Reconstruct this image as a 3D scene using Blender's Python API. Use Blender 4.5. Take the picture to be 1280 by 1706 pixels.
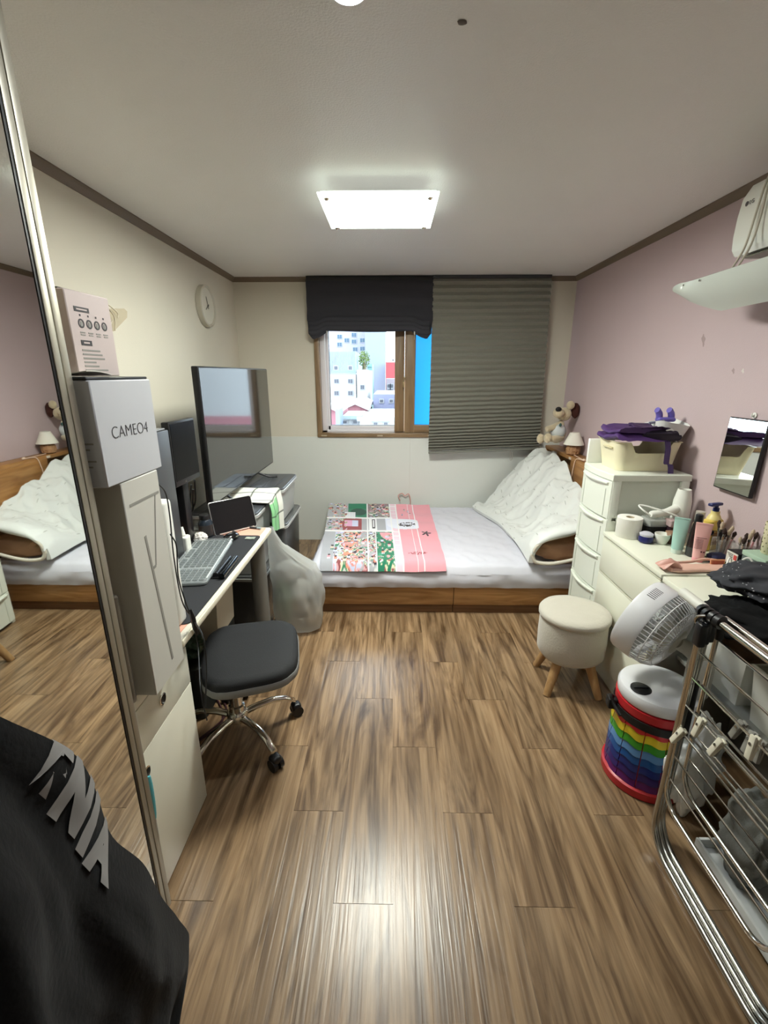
import bpy, bmesh, math, random
from mathutils import Vector, Matrix, Euler, noise
random.seed(11)
R = math.radians
for _o in list(bpy.data.objects): bpy.data.objects.remove(_o)
SC = bpy.context.scene
COL = SC.collection

# ------------------------------------------------------------------ camera
CAMH = 1.55; FPX = 760.0
PITCH = math.atan(229.0/FPX); YAW = math.atan(13.0*math.cos(PITCH)/FPX)
cd = bpy.data.cameras.new('camera'); cam = bpy.data.objects.new('camera', cd); COL.objects.link(cam)
cam.location = (0, 0, CAMH); cam.rotation_euler = (R(90)-PITCH, 0, YAW)
cd.sensor_fit = 'VERTICAL'; cd.sensor_height = 36.0; cd.lens = FPX*36.0/1706.0
cd.clip_start = 0.02; cd.clip_end = 500
SC.camera = cam

# ------------------------------------------------------------------ world, exposure
w = bpy.data.worlds.new('sky'); SC.world = w; w.use_nodes = True
bg = w.node_tree.nodes['Background']
bg.inputs[0].default_value = (0.78, 0.89, 1.0, 1); bg.inputs[1].default_value = 9.0
vs = SC.view_settings
vs.view_transform = 'Standard'; vs.look = 'None'; vs.gamma = 1.0; vs.use_curve_mapping = False
vs.exposure = 0.0
SC.cycles.max_bounces = 8; SC.cycles.transparent_max_bounces = 8
LAMP_STRENGTH = 88.0; DOWNLIGHT = 850.0

# ------------------------------------------------------------------ helpers
def S(r, g=None, b=None):
    if g is None: g = b = r
    f = lambda c: (c/255.0)/12.92 if c/255.0 <= 0.04045 else ((c/255.0+0.055)/1.055)**2.4
    return (f(r), f(g), f(b), 1.0)
_fw = Vector((-math.sin(YAW)*math.cos(PITCH), math.cos(YAW)*math.cos(PITCH), -math.sin(PITCH)))
_rt = Vector((math.cos(YAW), math.sin(YAW), 0)); _dn = -_rt.cross(_fw)
def _ray(x, y): return _fw + _rt*((x-640)/FPX) + _dn*((y-853)/FPX)
def atY(x, y, Y): d = _ray(x, y); return Vector((0, 0, CAMH)) + d*(Y/d.y)
def atX(x, y, X): d = _ray(x, y); return Vector((0, 0, CAMH)) + d*(X/d.x)
def atZ(x, y, z=0.0): d = _ray(x, y); return Vector((0, 0, CAMH)) + d*((z-CAMH)/d.z)

MATS = {}
def mat(name, col, rough=0.5, metal=0.0, var=0.06, vs_=6.0, bump=0.0, bs=60.0, spec=0.5, trans=0.0, alpha=1.0,
        sheen=0.0, coat=0.0, stretch=(1, 1, 1), emit=None, estr=0.0, ior=1.45):
    if name in MATS: return MATS[name]
    m = bpy.data.materials.new(name); MATS[name] = m; m.use_nodes = True
    nt = m.node_tree; p = nt.nodes['Principled BSDF']
    if len(col) == 3: col = (*col, 1)
    tc = nt.nodes.new('ShaderNodeTexCoord'); mp = nt.nodes.new('ShaderNodeMapping')
    mp.inputs['Scale'].default_value = stretch
    nt.links.new(tc.outputs['Object'], mp.inputs[0])
    if var > 0:
        n = nt.nodes.new('ShaderNodeTexNoise'); n.inputs['Scale'].default_value = vs_; n.inputs['Detail'].default_value = 5
        nt.links.new(mp.outputs[0], n.inputs['Vector'])
        mx = nt.nodes.new('ShaderNodeMix'); mx.data_type = 'RGBA'
        mx.inputs[6].default_value = tuple(max(0, c*(1-var)) for c in col[:3])+(1,)
        mx.inputs[7].default_value = tuple(min(1, c*(1+var)) for c in col[:3])+(1,)
        nt.links.new(n.outputs['Fac'], mx.inputs[0]); nt.links.new(mx.outputs[2], p.inputs['Base Color'])
    else: p.inputs['Base Color'].default_value = col
    p.inputs['Roughness'].default_value = rough; p.inputs['Metallic'].default_value = metal
    p.inputs['Specular IOR Level'].default_value = spec; p.inputs['IOR'].default_value = ior
    p.inputs['Transmission Weight'].default_value = trans; p.inputs['Alpha'].default_value = alpha
    p.inputs['Sheen Weight'].default_value = sheen; p.inputs['Coat Weight'].default_value = coat
    if emit: p.inputs['Emission Color'].default_value = emit; p.inputs['Emission Strength'].default_value = estr
    if bump > 0:
        nb = nt.nodes.new('ShaderNodeTexNoise'); nb.inputs['Scale'].default_value = bs; nb.inputs['Detail'].default_value = 4
        nt.links.new(mp.outputs[0], nb.inputs['Vector'])
        b = nt.nodes.new('ShaderNodeBump'); b.inputs['Strength'].default_value = bump; b.inputs['Distance'].default_value = 0.01
        nt.links.new(nb.outputs['Fac'], b.inputs['Height']); nt.links.new(b.outputs[0], p.inputs['Normal'])
    return m

def wood(name, base, dark, axis, scale=1.0, rough=0.4, bump=0.12, rnd=False, streak=0.55, fine=60.0, spec=0.5, rings=0.0):
    """procedural timber: streaks running along the axis (0 x, 1 y, 2 z)"""
    if name in MATS: return MATS[name]
    m = bpy.data.materials.new(name); MATS[name] = m; m.use_nodes = True
    nt = m.node_tree; p = nt.nodes['Principled BSDF']; L = nt.links.new
    tc = nt.nodes.new('ShaderNodeTexCoord'); src = tc.outputs['Object']
    if rnd:
        oi = nt.nodes.new('ShaderNodeObjectInfo'); ml = nt.nodes.new('ShaderNodeVectorMath'); ml.operation = 'SCALE'
        cx = nt.nodes.new('ShaderNodeCombineXYZ')
        for i in range(3): L(oi.outputs['Random'], cx.inputs[i])
        L(cx.outputs[0], ml.inputs[0]); ml.inputs['Scale'].default_value = 37.0
        ad = nt.nodes.new('ShaderNodeVectorMath'); L(src, ad.inputs[0]); L(ml.outputs[0], ad.inputs[1]); src = ad.outputs[0]
    def nz(sc, along, det, dist=0.0):
        mp = nt.nodes.new('ShaderNodeMapping'); s = [sc*scale]*3; s[axis] = along*scale
        mp.inputs['Scale'].default_value = s; L(src, mp.inputs[0])
        n = nt.nodes.new('ShaderNodeTexNoise'); n.inputs['Scale'].default_value = 1.0; n.inputs['Detail'].default_value = det
        n.inputs['Distortion'].default_value = dist
        L(mp.outputs[0], n.inputs['Vector']); return n.outputs['Fac']
    n1 = nz(11, 1.3, 6, 2.6); n2 = nz(fine, 2.2, 6, 0.6); n3 = nz(5, 0.8, 3, 0.8)
    r1 = nt.nodes.new('ShaderNodeValToRGB'); r1.color_ramp.elements[0].position = 0.32; r1.color_ramp.elements[1].position = 0.6
    r1.color_ramp.elements[0].color = dark; r1.color_ramp.elements[1].color = base; L(n1, r1.inputs[0])
    r2 = nt.nodes.new('ShaderNodeValToRGB'); r2.color_ramp.elements[0].position = 0.34; r2.color_ramp.elements[1].position = 0.6
    r2.color_ramp.elements[0].color = (streak, streak*0.93, streak*0.86, 1); r2.color_ramp.elements[1].color = (1, 1, 1, 1); L(n2, r2.inputs[0])
    mx = nt.nodes.new('ShaderNodeMix'); mx.data_type = 'RGBA'; mx.blend_type = 'MULTIPLY'; mx.inputs[0].default_value = 1
    L(r1.outputs[0], mx.inputs[6]); L(r2.outputs[0], mx.inputs[7])
    r3 = nt.nodes.new('ShaderNodeValToRGB'); r3.color_ramp.elements[0].position = 0.3; r3.color_ramp.elements[1].position = 0.7
    r3.color_ramp.elements[0].color = (0.78, 0.78, 0.78, 1); r3.color_ramp.elements[1].color = (1.12, 1.1, 1.06, 1); L(n3, r3.inputs[0])
    m2 = nt.nodes.new('ShaderNodeMix'); m2.data_type = 'RGBA'; m2.blend_type = 'MULTIPLY'; m2.inputs[0].default_value = 1
    L(mx.outputs[2], m2.inputs[6]); L(r3.outputs[0], m2.inputs[7])
    L(m2.outputs[2], p.inputs['Base Color'])
    p.inputs['Roughness'].default_value = rough; p.inputs['Specular IOR Level'].default_value = spec
    b = nt.nodes.new('ShaderNodeBump'); b.inputs['Strength'].default_value = bump; b.inputs['Distance'].default_value = 0.004
    L(n2, b.inputs['Height']); L(b.outputs[0], p.inputs['Normal'])
    return m

class MB:
    """collects shapes; build() links them as ONE mesh object"""
    def __init__(s): s.v = []; s.f = []
    def add(s, vs, fs):
        o = len(s.v); s.v += [tuple(v) for v in vs]; s.f += [tuple(i+o for i in f) for f in fs]; return s
    def bm(s, b, mtx=None):
        b.verts.ensure_lookup_table(); b.verts.index_update()
        return s.add([(mtx @ v.co if mtx else v.co.copy()) for v in b.verts], [[v.index for v in f.verts] for f in b.faces])
    def box(s, lo, hi, bev=0.0, seg=2, mtx=None):
        b = bmesh.new(); bmesh.ops.create_cube(b, size=1.0)
        lo = Vector(lo); hi = Vector(hi); c = (lo+hi)/2; d = hi-lo
        for v in b.verts: v.co = Vector((c[i]+v.co[i]*d[i] for i in range(3)))
        if bev > 0: bmesh.ops.bevel(b, geom=list(b.edges), offset=min(bev, min(abs(d[i]) for i in range(3))*0.49), segments=seg, profile=0.5, affect='EDGES')
        s.bm(b, mtx); b.free(); return s
    def vbox(s, lo, hi, rad, seg=5, bev=0.0, taper=1.0, mtx=None):
        """box with rounded vertical corners; taper scales the bottom"""
        lo = Vector(lo); hi = Vector(hi); c = (lo+hi)/2; hx = (hi.x-lo.x)/2; hy = (hi.y-lo.y)/2
        def ring(k, z, ins=0.0):
            out = []
            x = hx*k-ins; y = hy*k-ins; r = max(0.0005, min(rad*k, x*0.99, y*0.99))
            for q, (sx, sy) in enumerate(((1, 1), (-1, 1), (-1, -1), (1, -1))):
                for i in range(seg+1):
                    a = math.pi/2*(q+i/seg)
                    out.append((c.x+sx*(x-r)+r*math.cos(a), c.y+sy*(y-r)+r*math.sin(a), z))
            return out
        rs = [ring(taper, lo.z, bev), ring(taper, lo.z+bev), ring(1, hi.z-bev), ring(1, hi.z, bev)] if bev > 0 else [ring(taper, lo.z), ring(1, hi.z)]
        return s.loft(rs, True, True, mtx)
    def loft(s, rings, cap0=True, cap1=True, mtx=None, close=True):
        n = len(rings[0]); vs = [Vector(p) for r in rings for p in r]
        if mtx: vs = [mtx @ v for v in vs]
        fs = []
        for i in range(len(rings)-1):
            for j in range(n if close else n-1):
                k = (j+1) % n
                fs.append((i*n+j, i*n+k, (i+1)*n+k, (i+1)*n+j))
        if cap0: fs.append(tuple(reversed(range(n))))
        if cap1: fs.append(tuple((len(rings)-1)*n+j for j in range(n)))
        return s.add(vs, fs)
    def lathe(s, prof, n=24, c=(0, 0, 0), mtx=None, cap0=True, cap1=True):
        rings = [[(c[0]+r*math.cos(2*math.pi*j/n), c[1]+r*math.sin(2*math.pi*j/n), c[2]+z) for j in range(n)] for r, z in prof]
        return s.loft(rings, cap0, cap1, mtx)
    def tube(s, pts, r, n=8, closed=False, caps=True, rs=None):
        pts = [Vector(p) for p in pts]; rings = []; up = None
        for i, p in enumerate(pts):
            if closed: t = pts[(i+1) % len(pts)]-pts[i-1]
            else: t = pts[min(i+1, len(pts)-1)]-pts[max(i-1, 0)]
            t.normalize()
            if up is None:
                up = Vector((0, 0, 1)) if abs(t.z) < 0.9 else Vector((1, 0, 0))
            a = t.cross(up); 
            if a.length < 1e-5: a = t.orthogonal()
            a.normalize(); up = a.cross(t).normalized()
            rr = rs[i] if rs else r
            rings.append([p+a*(rr*math.cos(2*math.pi*j/n))+up*(rr*math.sin(2*math.pi*j/n)) for j in range(n)])
        if closed: rings.append(rings[0])
        return s.loft(rings, caps and not closed, caps and not closed)
    def cyl(s, p0, p1, r0, r1=None, n=16):
        return s.tube([p0, p1], r0, n, rs=[r0, r0 if r1 is None else r1])
    def grid(s, fn, nu, nv, thick=0.0, uclose=False):
        """surface fn(u,v), u,v in 0..1, with thickness along the normal"""
        P = [[Vector(fn(i/nu, j/nv)) for j in range(nv+1)] for i in range(nu+1)]
        idx = lambda i, j: i*(nv+1)+j
        vs = [p for row in P for p in row]
        fs = [(idx(i, j), idx(i+1, j), idx(i+1, j+1), idx(i, j+1)) for i in range(nu) for j in range(nv)]
        if thick:
            N = []
            for i in range(nu+1):
                for j in range(nv+1):
                    du = P[min(i+1, nu)][j]-P[max(i-1, 0)][j]; dv = P[i][min(j+1, nv)]-P[i][max(j-1, 0)]
                    nn = du.cross(dv); N.append(nn.normalized() if nn.length > 1e-9 else Vector((0, 0, 1)))
            k = len(vs); vs = vs+[vs[q]-N[q]*thick for q in range(k)]
            fs += [tuple(q+k for q in reversed(f)) for f in fs[:nu*nv]]
            bd = [idx(i, 0) for i in range(nu)]+[idx(nu, j) for j in range(nv)]+[idx(i, nv) for i in range(nu, 0, -1)]+[idx(0, j) for j in range(nv, 0, -1)]
            for q in range(len(bd)):
                a, b = bd[q], bd[(q+1) % len(bd)]; fs.append((b, a, a+k, b+k))
        return s.add(vs, fs)
    def blob(s, c, rad, amp=0.15, freq=3.0, seed=0, sub=4, flat=None, ridged=False, mtx=None):
        b = bmesh.new(); bmesh.ops.create_icosphere(b, subdivisions=sub, radius=1.0)
        for v in b.verts:
            d = v.co.normalized(); q = d*freq+Vector((seed*3.1, seed*1.7, seed*5.3))
            n = noise.noise(q)+0.5*noise.noise(q*2.1)
            if ridged: n = 0.6-abs(n)*1.6
            k = 1+amp*n
            v.co = Vector((c[0]+d.x*rad[0]*k, c[1]+d.y*rad[1]*k, c[2]+d.z*rad[2]*k))
            if flat is not None and v.co.z < flat: v.co.z = flat
        s.bm(b, mtx); b.free(); return s
    def prism(s, poly, d, mtx=None):
        """polygon (x,y) extruded along z by d"""
        return s.loft([[(x, y, 0) for x, y in poly], [(x, y, d) for x, y in poly]], True, True, mtx)
    def build(s, name, m, parent=None, smooth=40, world=False):
        me = bpy.data.meshes.new(name)
        vs_ = s.v
        if world and parent:
            L = worldloc(parent); vs_ = [(v[0]-L.x, v[1]-L.y, v[2]-L.z) for v in s.v]
        me.from_pydata(vs_, [], s.f); me.update()
        b = bmesh.new(); b.from_mesh(me); bmesh.ops.recalc_face_normals(b, faces=b.faces); b.to_mesh(me); b.free()
        if smooth:
            me.polygons.foreach_set('use_smooth', [True]*len(me.polygons)); me.set_sharp_from_angle(angle=R(smooth))
        if m: me.materials.append(m)
        o = bpy.data.objects.new(name, me); COL.objects.link(o)
        if parent: o.parent = parent
        return o
def worldloc(o):
    L = Vector(o.location)
    while o.parent: o = o.parent; L += o.location
    return L
def tag(o, label=None, cat=None, group=None, kind=None):
    if label: o['label'] = label
    if cat: o['category'] = cat
    if group: o['group'] = group
    if kind: o['kind'] = kind
    return o
def thing(name, label, cat, loc=(0, 0, 0), rz=0.0, group=None):
    o = bpy.data.objects.new(name, None); COL.objects.link(o); o.empty_display_size = 0.05
    o.location = loc; o.rotation_euler = (0, 0, rz)
    return tag(o, label, cat, group)
def struct(name, mb, m, parent=None, smooth=0):
    o = mb.build(name, m, parent, smooth)
    if not parent: o['kind'] = 'structure'
    return o
def single(name, mb, m, label, cat, group=None, smooth=40, loc=None):
    """a thing that is one mesh; its origin moves to loc"""
    if loc is not None: mb.v = [(v[0]-loc[0], v[1]-loc[1], v[2]-loc[2]) for v in mb.v]
    o = mb.build(name, m, None, smooth)
    if loc is not None: o.location = loc
    return tag(o, label, cat, group)
def copy_tree(o, parent=None):
    c = o.copy(); COL.objects.link(c); c.parent = parent
    for ch in list(o.children): copy_tree(ch, c)
    return c
def text_mesh(txt, size, mtx, ext=0.0004, align='CENTER', bold=0.0):
    cu = bpy.data.curves.new('t', 'FONT'); cu.body = txt; cu.size = size; cu.align_x = align; cu.align_y = 'CENTER'; cu.extrude = ext; cu.offset = bold
    o = bpy.data.objects.new('t', cu); COL.objects.link(o)
    dg = bpy.context.evaluated_depsgraph_get(); me = bpy.data.meshes.new_from_object(o.evaluated_get(dg))
    mb = MB(); mb.add([mtx @ v.co for v in me.vertices], [tuple(p.vertices) for p in me.polygons])
    bpy.data.objects.remove(o); bpy.data.curves.remove(cu); bpy.data.meshes.remove(me); return mb
def TR(loc, rx=0, ry=0, rz=0): return Matrix.Translation(Vector(loc)) @ Euler((rx, ry, rz)).to_matrix().to_4x4()
# frames for flat print: FX+ on faces looking to +x (reads left to right along +y), FXm on faces looking to -x, FYm looking to the camera
def faceXp(loc): return Matrix(((0, 0, 1, loc[0]), (1, 0, 0, loc[1]), (0, 1, 0, loc[2]), (0, 0, 0, 1)))
def faceXm(loc): return Matrix(((0, 0, -1, loc[0]), (-1, 0, 0, loc[1]), (0, 1, 0, loc[2]), (0, 0, 0, 1)))
def faceYm(loc): return Matrix(((1, 0, 0, loc[0]), (0, 0, -1, loc[1]), (0, 1, 0, loc[2]), (0, 0, 0, 1)))
def smooth(t): t = max(0.0, min(1.0, t)); return t*t*(3-2*t)
def arc(c, r, a0, a1, n, ax='xy'):
    out = []
    for i in range(n+1):
        a = a0+(a1-a0)*i/n; x, y = r*math.cos(a), r*math.sin(a)
        out.append({'xy': (c[0]+x, c[1]+y, c[2]), 'yz': (c[0], c[1]+x, c[2]+y), 'xz': (c[0]+x, c[1], c[2]+y)}[ax])
    return out
def spline(pts, n=8):
    """Catmull-Rom through points"""
    P = [Vector(p) for p in pts]; P = [P[0]*2-P[1]]+P+[P[-1]*2-P[-2]]; out = []
    for i in range(1, len(P)-2):
        for k in range(n):
            t = k/n; a, b, c, d = P[i-1:i+3]
            out.append(0.5*((2*b)+(c-a)*t+(2*a-5*b+4*c-d)*t*t+(3*b-a-3*c+d)*t**3))
    out.append(P[-2]); return out

# ------------------------------------------------------------------ shared materials
WHITE = mat('white_plastic', S(236, 236, 228), 0.35, var=0.02)
CREAM = mat('cream_lacquer', S(232, 230, 212), 0.22, var=0.02)
BLACKP = mat('black_plastic', S(22, 22, 24), 0.4, var=0.1)
BLACKG = mat('black_gloss', S(8, 8, 9), 0.08, var=0)
DGREY = mat('dark_grey_plastic', S(58, 59, 62), 0.45, var=0.05)
CHROME = mat('chrome', S(225, 222, 215), 0.12, 1.0, var=0)
STEEL = mat('steel', S(190, 188, 182), 0.25, 1.0, var=0.04)
PRINT = mat('dark_ink', S(52, 50, 52), 0.6, var=0)
# ================================================================== THE ROOM
XL, XR, YB, YF, ZC = -1.34, 1.535, 4.20, -1.15, 2.326
# floor: slab and single planks
FLOORW = wood('floor_plank_print', S(166, 138, 106), S(100, 77, 54), 1, 1.0, 0.28, 0.3, rnd=True, streak=0.66, fine=70, spec=0.5)
fl = struct('floor', MB().box((XL-0.1, YF-0.1, -0.12), (XR+0.1, YB+0.1, -0.0045)), mat('floor_base', S(40, 32, 24), 0.8))
PW, PS, PX0, PY0 = 0.1845, 0.308, 0.012, 0.989
pm_full = None
ci0 = math.floor((XL-PX0)/PW)
c = ci0
while PX0+c*PW < XR:
    x0, x1 = max(XL, PX0+c*PW), min(XR, PX0+(c+1)*PW)
    r = (-1-c) % 3; y = PY0+PS*r-3*PS*4
    while y < YB:
        a, b = max(YF, y), min(YB, y+3*PS)
        if b-a > 0.02:
            full = abs(b-a-3*PS) < 1e-6 and abs(x1-x0-PW) < 1e-6
            if full and pm_full:
                o = bpy.data.objects.new('plank', pm_full); COL.objects.link(o); o.parent = fl
            else:
                g, e = 0.0002, 0.0007
                mb = MB().box((-(x1-x0)/2+g, -(b-a)/2+e, -0.0044), ((x1-x0)/2-g, (b-a)/2-e, 0.0))
                o = mb.build('plank', FLOORW, fl, 0)
                if full: pm_full = o.data
            o.location = ((x0+x1)/2, (a+b)/2, 0)
        y += 3*PS
    c += 1
# ceiling and walls
CEILM = mat('ceiling_paper', S(230, 228, 224), 0.42, var=0.03, vs_=3, bump=0.25, bs=160, spec=0.6)
struct('ceiling', MB().box((XL-0.1, YF-0.1, ZC), (XR+0.1, YB+0.1, ZC+0.1)), CEILM)
WALLB = mat('beige_wallpaper', S(212, 206, 190), 0.7, var=0.03, vs_=2.5, bump=0.12, bs=220)
WALLR = mat('mauve_wallpaper', S(198, 178, 180), 0.7, var=0.04, vs_=2.5, bump=0.12, bs=220)
WALLW = mat('white_wall_sheet', S(214, 217, 211), 0.5, var=0.02, bump=0.1, bs=200)
struct('wall_left', MB().box((XL-0.1, YF-0.1, 0), (XL, YB+0.1, ZC)), WALLB)
wr = struct('wall_right', MB().box((XR, YF-0.1, 0), (XR+0.1, YB+0.1, ZC)), WALLR)
struct('wall_front', MB().box((XL, YF-0.1, 0), (XR, YF, ZC)), WALLB)
WX0, WX1, WZ0, WZ1 = -0.675, 1.2, 1.006, 2.14
wbk = MB()
wbk.box((XL, YB, 0), (WX0, YB+0.22, ZC)); wbk.box((WX1, YB, 0), (XR, YB+0.22, ZC))
wbk.box((WX0, YB, 0), (WX1, YB+0.22, WZ0)); wbk.box((WX0, YB, WZ1), (WX1, YB+0.22, ZC))
wb = struct('wall_back', wbk, WALLB)
for x0, x1 in ((XL, 0.17), (0.1712, XR)):
    MB().box((x0, YB-0.006, 0), (x1, YB-0.0002, WZ0-0.002), 0.001, 1).build('wall_sheet', WALLW, wb, 0)
# scuffs on the mauve wall and the ceiling
for n, (px, py, ry, rz_) in enumerate(((1172, 567, 0.012, 0.026), (1222, 618, 0.008, 0.011), (1238, 618, 0.007, 0.009))):
    p = atX(px, py, XR-0.001)
    mb = MB(); pts = [(p.y+ry*(1+0.4*math.sin(a*3+n))*math.cos(a)+0.3*rz_*math.sin(a), p.z+rz_*(1+0.25*math.cos(a*4))*math.sin(a)) for a in [i*math.pi/9 for i in range(18)]]
    mb.loft([[(XR-0.0006, y, z) for y, z in pts], [(XR+0.001, y, z) for y, z in pts]])
    mb.build('scuff', mat('scuff_mauve', S(168, 148, 146), 0.8) if n < 2 else mat('scuff_pale', S(214, 206, 200), 0.8), wr, 0)
# crown trim
TRIM = mat('brown_trim', S(112, 97, 80), 0.55, var=0.08, stretch=(1, 0.1, 1), vs_=20)
def crown(n, p0, p1, inward):
    p0 = Vector(p0); p1 = Vector(p1); iw = Vector(inward); h, d = 0.034, 0.03
    prof = [(0, 0), (0, -h), (0.006, -h), (0.012, -h*0.75), (d-0.008, -0.012), (d, -0.006), (d, 0)]
    mb = MB().loft([[p+iw*a+Vector((0, 0, b)) for a, b in prof] for p in (p0, p1)])
    struct('trim_%d' % n, mb, TRIM)
crown(1, (XL, YF, ZC), (XL, YB, ZC), (1, 0, 0)); crown(2, (XR, YF, ZC), (XR, YB, ZC), (-1, 0, 0))
crown(3, (XL, YB, ZC), (XR, YB, ZC), (0, -1, 0))
BASEB = mat('base_trim', S(188, 182, 166), 0.5)
struct('baseboard_left', MB().box((XL, YF, 0), (XL+0.012, YB, 0.07), 0.003), BASEB)
struct('baseboard_right', MB().box((XR-0.012, YF, 0), (XR, YB, 0.07), 0.003), BASEB)

# ------------------------------------------------------------------ window
BROWNF = wood('window_brown', S(150, 124, 92), S(128, 104, 76), 2, 1.0, 0.45, 0.05, streak=0.85)
BROWNH = wood('window_brown_h', S(150, 124, 92), S(128, 104, 76), 0, 1.0, 0.45, 0.05, streak=0.85)
ALU = mat('white_aluminium', S(226, 222, 226), 0.35, var=0.02)
GLASS = None
def glassmat():
    m = bpy.data.materials.new('clear_glass'); m.use_nodes = True; nt = m.node_tree; nt.nodes.remove(nt.nodes['Principled BSDF'])
    t = nt.nodes.new('ShaderNodeBsdfTransparent'); g = nt.nodes.new('ShaderNodeBsdfGlossy'); g.inputs['Roughness'].default_value = 0.02
    t.inputs[0].default_value = (0.94, 0.97, 0.97, 1)
    mx = nt.nodes.new('ShaderNodeMixShader'); f = nt.nodes.new('ShaderNodeFresnel'); f.inputs[0].default_value = 1.45
    nt.links.new(f.outputs[0], mx.inputs[0]); nt.links.new(t.outputs[0], mx.inputs[1]); nt.links.new(g.outputs[0], mx.inputs[2])
    nt.links.new(mx.outputs[0], nt.nodes['Material Output'].inputs[0]); return m
GLASS = glassmat()
win = bpy.data.objects.new('window_1', None); COL.objects.link(win); win.location = (WX0, YB, WZ0); win['kind'] = 'structure'
y0, y1 = YB-0.02, YB+0.06
MB().box((WX0, y0, WZ0), (WX0+0.042, y1, WZ1), 0.003).build('jamb', BROWNF, win, world=True)
MB().box((WX1-0.042, y0, WZ0), (WX1, y1, WZ1), 0.003).build('jamb', BROWNF, win, world=True)
MB().box((WX0, y0-0.004, WZ0-0.004), (WX1, y1, WZ0+0.034), 0.003).build('sill_rail', BROWNH, win, world=True)
MB().box((WX0, y0, WZ1-0.04), (WX1, y1, WZ1), 0.003).build('head_rail', BROWNH, win, world=True)
for xx in (-0.64, -0.13, 0.33):
    MB().box((xx, y0-0.006, WZ0+0.004), (xx+0.05, y0-0.003, WZ0+0.017), 0.001).build('drain_cap', mat('drain_cap', S(176, 160, 136), 0.5), win, world=True)
# outer white lining of the left opening
ol = MB()
ol.box((WX0+0.03, y1-0.01, WZ0+0.03), (WX0+0.085, YB+0.21, WZ1-0.03), 0.004)
ol.box((WX0+0.03, y1-0.01, WZ0+0.03), (0.2, YB+0.21, WZ0+0.052), 0.004)
ol.build('outer_lining', ALU, win, world=True)
MB().box((WX0+0.082, YB+0.1, WZ0+0.05), (WX0+0.108, YB+0.16, WZ1-0.04), 0.003).build('outer_sash', ALU, win, world=True)
MB().box((WX0+0.085, YB+0.1, WZ0+0.05), (0.2, YB+0.16, WZ0+0.088), 0.003).build('outer_sash', ALU, win, world=True)
MB().box((WX0+0.106, YB+0.13, WZ0+0.086), (0.2, YB+0.134, WZ1-0.05)).build('outer_pane', GLASS, win, 0, world=True)
MB().box((WX0+0.106, YB+0.125, WZ0+0.087), (0.2, YB+0.14, WZ0+0.093)).build('gasket', BLACKP, win, 0, world=True)
MB().box((WX0+0.107, YB+0.125, WZ0+0.087), (WX0+0.112, YB+0.14, WZ1-0.05)).build('gasket', BLACKP, win, 0, world=True)
# sliding brown sashes: the left one pushed behind the right one
MB().box((0.026, YB+0.03, WZ0+0.04), (0.112, YB+0.055, WZ1-0.03), 0.004).build('sliding_stile', BROWNF, win, world=True)
sash = MB().box((0.118, YB-0.012, WZ0+0.036), (0.206, YB+0.024, WZ1-0.03), 0.004).build('sash_stile', BROWNF, win, world=True)
MB().box((WX1-0.12, YB-0.012, WZ0+0.036), (WX1-0.035, YB+0.024, WZ1-0.03), 0.004).build('sash_stile', BROWNF, win, world=True)
MB().box((0.204, YB-0.012, WZ0+0.036), (WX1-0.118, YB+0.024, WZ0+0.108), 0.004).build('sash_rail', BROWNH, win, world=True)
MB().box((0.204, YB-0.012, WZ1-0.1), (WX1-0.118, YB+0.024, WZ1-0.03), 0.004).build('sash_rail', BROWNH, win, world=True)
MB().box((0.1125, YB-0.014, WZ0+0.05), (0.1185, YB+0.03, WZ1-0.03)).build('weather_strip', mat('strip', S(206, 176, 150), 0.6), win, 0, world=True)
la = MB().box((0.098, YB-0.02, 1.44), (0.112, YB+0.03, 1.5), 0.003)
la.tube([(0.105, YB-0.02, 1.49), (0.105, YB-0.035, 1.5), (0.118, YB-0.04, 1.535)], 0.005)
la.build('latch', mat('latch_brass', S(190, 168, 128), 0.35, 0.7), win, world=True)
BLUE = bpy.data.materials.new('blue_film'); BLUE.use_nodes = True
nt = BLUE.node_tree; nt.nodes.remove(nt.nodes['Principled BSDF'])
t_ = nt.nodes.new('ShaderNodeBsdfTranslucent'); t_.inputs[0].default_value = (0.115, 0.40, 0.62, 1)
g_ = nt.nodes.new('ShaderNodeBsdfGlossy'); g_.inputs['Roughness'].default_value = 0.2; g_.inputs[0].default_value = (0.9, 0.95, 1, 1)
mx_ = nt.nodes.new('ShaderNodeMixShader'); mx_.inputs[0].default_value = 0.04
nt.links.new(t_.outputs[0], mx_.inputs[1]); nt.links.new(g_.outputs[0], mx_.inputs[2]); nt.links.new(mx_.outputs[0], nt.nodes['Material Output'].inputs[0])
MB().box((0.203, YB+0.004, WZ0+0.106), (WX1-0.117, YB+0.007, WZ1-0.098)).build('blue_pane', BLUE, win, 0, world=True)['label'] = 'pane covered in bright sky blue film'

# ------------------------------------------------------------------ ceiling lamp (switched on)
lp = thing('ceiling_lamp', 'square glass ceiling lamp, switched on, in the middle of the ceiling', 'lamp', (-0.059, 2.373, ZC))
HX, HY = 0.249, 0.233
MB().box((-0.14, -0.02, -0.058), (0.14, 0.14, 0.0), 0.006).build('base_plate', mat('lamp_base', S(235, 235, 228), 0.4), lp)
LEDM = mat('led_panel', S(250, 250, 240), 0.5, var=0, emit=(0.97, 1.0, 0.91, 1), estr=LAMP_STRENGTH)
MB().box((-HX+0.0225, -HY+0.0225, -0.0735), (HX-0.0225, HY-0.0225, -0.0665), 0.001).build('diffuser', LEDM, lp)
MB().box((-HX+0.012, -HY+0.012, -0.0655), (HX-0.012, HY-0.012, -0.058), 0.001).build('glow_plate', mat('lamp_glow_plate', S(240, 240, 236), 0.5, emit=(0.95, 1, 0.97, 1), estr=0.35), lp)  # added plate blocks upward light; faint glow put in to brighten the ceiling gap
gl = MB()
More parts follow.
